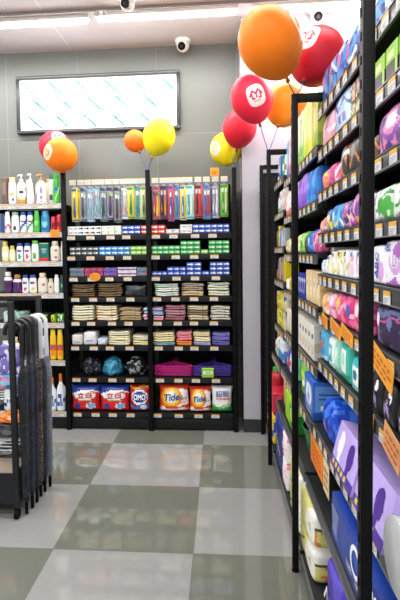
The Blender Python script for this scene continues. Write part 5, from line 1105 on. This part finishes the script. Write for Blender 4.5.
def umbrella(x, y, hook, cloth, accent, label, tip=.02, top=1.035, pattern=None, sleeve=True, handle_rough=.3):
    o = empty('umbrella', (x, y, tip)); L = top-tip
    R0 = .046
    b = new_bm(); pts = [(0, 0, L-.20), (0, 0, L)]
    for k in range(1, 12): a = PI*k/11; pts.append((-R0+R0*math.cos(a), 0, L+R0*math.sin(a)))
    pts.append((-2*R0, 0, L-.02)); tube(b, pts, .0125, 10); obj('hook_handle', b, M(hook, handle_rough), o)
    b = new_bm(); n = 16; prof = [(.006, .06), (.014, .09), (.018, .25), (.020, .5), (.0245, .66), (.0245, .72), (.016, .78), (.011, .80)]
    prof = [(r, z*L/1.0) for r, z in lerp_prof(prof, 3)]; rings = []
    for (r, z) in prof:
        ring = []
        for k in range(n*2):
            a = k*PI/n+z*2.2; rr = r*(1+.16*math.cos(k*PI*.5*2)+.05*noise.noise((k*.7, z*9, x*30)))
            ring.append(b.verts.new((rr*math.cos(a), rr*math.sin(a), z)))
        rings.append(ring)
    for i in range(len(rings)-1):
        for k in range(n*2):
            f = b.faces.new((rings[i][k], rings[i][(k+1) % (2*n)], rings[i+1][(k+1) % (2*n)], rings[i+1][k])); f.material_index = 1 if (i % 7 == 2) else 0
    b.faces.new(rings[0][::-1]); b.faces.new(rings[-1])
    obj('folded_canopy', b, [pattern or M(cloth, .55, var=.15), M(accent, .5)], o)
    b = new_bm(); cyl(b, (0, 0, 0), (0, 0, .07*L), .009, .0095, 12); cyl(b, (0, 0, .07*L), (0, 0, L-.18), .005, seg=8); obj('tip', b, BLACK2, o)
    if sleeve:
        b = new_bm(); lathe(b, [(.019, .10*L), (.023, .3*L), (.028, .6*L), (.030, .74*L), (.024, .86*L)], 1, 1, 18)
        for v in b.verts: v.co += noise.noise_vector(v.co*18+Vector((x*9, y*9, 0)))*.003
        for f in [f for f in b.faces if len(f.verts) > 4]: b.faces.remove(f)
        obj('plastic_sleeve', b, M('eef2f6', .1, trans=.6, alpha=.06, var=0), o)
    tag(o, label, 'umbrella'); return o
plaid = PM(['2a2420', '8a7350', 'a8906a', '6a1f22', '3a3026'], 70., .6, (1, 1, 3))
navp = PM(['1c2636', '27364e', '324764', '141a26'], 50., .55, (1, 1, 2))
navq = PM(['20283c', '2c3a58', '16202e', '3a4a6a'], 60., .55, (1, 1, 1))
umbrella(-1.062, 2.578, '191a1c', '20242c', '111318', 'black-handled charcoal umbrella nearest the front rack post', pattern=PM(['14161a', '23262c', '2e3640'], 50.), top=1.002, tip=.004)
umbrella(-1.055, 2.644, '151618', '1c2a44', '10131c', 'black-handled navy umbrella second from the front post', pattern=navp, top=1.005, tip=.004)
umbrella(-1.052, 2.706, '151618', '27344c', '151a24', 'black-handled blue-grey umbrella third from the front post', pattern=navq, top=1.008, tip=.004)
umbrella(-1.056, 2.775, '3a3c40', '8a7350', '2a2018', 'tan plaid umbrella in the middle of the rack', pattern=plaid, top=1.010, tip=.004)
umbrella(-1.052, 2.836, 'c9ccd2', '1c2438', '10131c', 'pale-handled navy umbrella next to the plaid one', pattern=navp, top=1.004, tip=.004)
umbrella(-1.044, 2.902, 'd8d8e0', '5a6068', '8a9098', 'white-handled grey umbrella nearest the rear rack post', pattern=PM(['7a8088', '9aa0a6', '50565e', 'b4b8bc'], 45.), top=1.004, tip=.004)

finish_labels()

# ------------------------------------------------------------------ light, camera
w = bpy.data.worlds.new('World'); bpy.context.scene.world = w; w.use_nodes = True
bg = w.node_tree.nodes['Background']; bg.inputs['Color'].default_value = (.97, .98, 1, 1); bg.inputs['Strength'].default_value = .40
f, cx, cy = 500., 180., 280.
dY = Vector((220-cx, 254-cy, f)).normalized()
dd = Vector((305-cx, 9000-cy, f)); dd = (dd-dY*dd.dot(dY)).normalized()
dX = dd.cross(dY)
# world axes seen in the lens frame (x right, y down, z forward) -> lens axes in the world
right = Vector((dX.x, dY.x, -dd.x)); down = Vector((dX.y, dY.y, -dd.y)); fwd = Vector((dX.z, dY.z, -dd.z))
cam = bpy.data.cameras.new('camera'); co = bpy.data.objects.new('camera', cam); C.objects.link(co)
mat = Matrix((right, -down, -fwd)).transposed().to_4x4(); mat.translation = Vector((0, 0, H_CAM)); co.matrix_world = mat
cam.sensor_fit = 'VERTICAL'; cam.sensor_height = 36; cam.lens = f/600*36; cam.clip_start = .02
cam.shift_x = (200-cx)/600; cam.shift_y = (cy-300)/600
sc = bpy.context.scene; sc.camera = co
sc.view_settings.view_transform = 'Standard'; sc.view_settings.look = 'None'; sc.view_settings.gamma = 1; sc.view_settings.exposure = .75
sc.view_settings.use_curve_mapping = False
sc.cycles.use_denoising = True; sc.cycles.max_bounces = 8; sc.cycles.transparent_max_bounces = 16
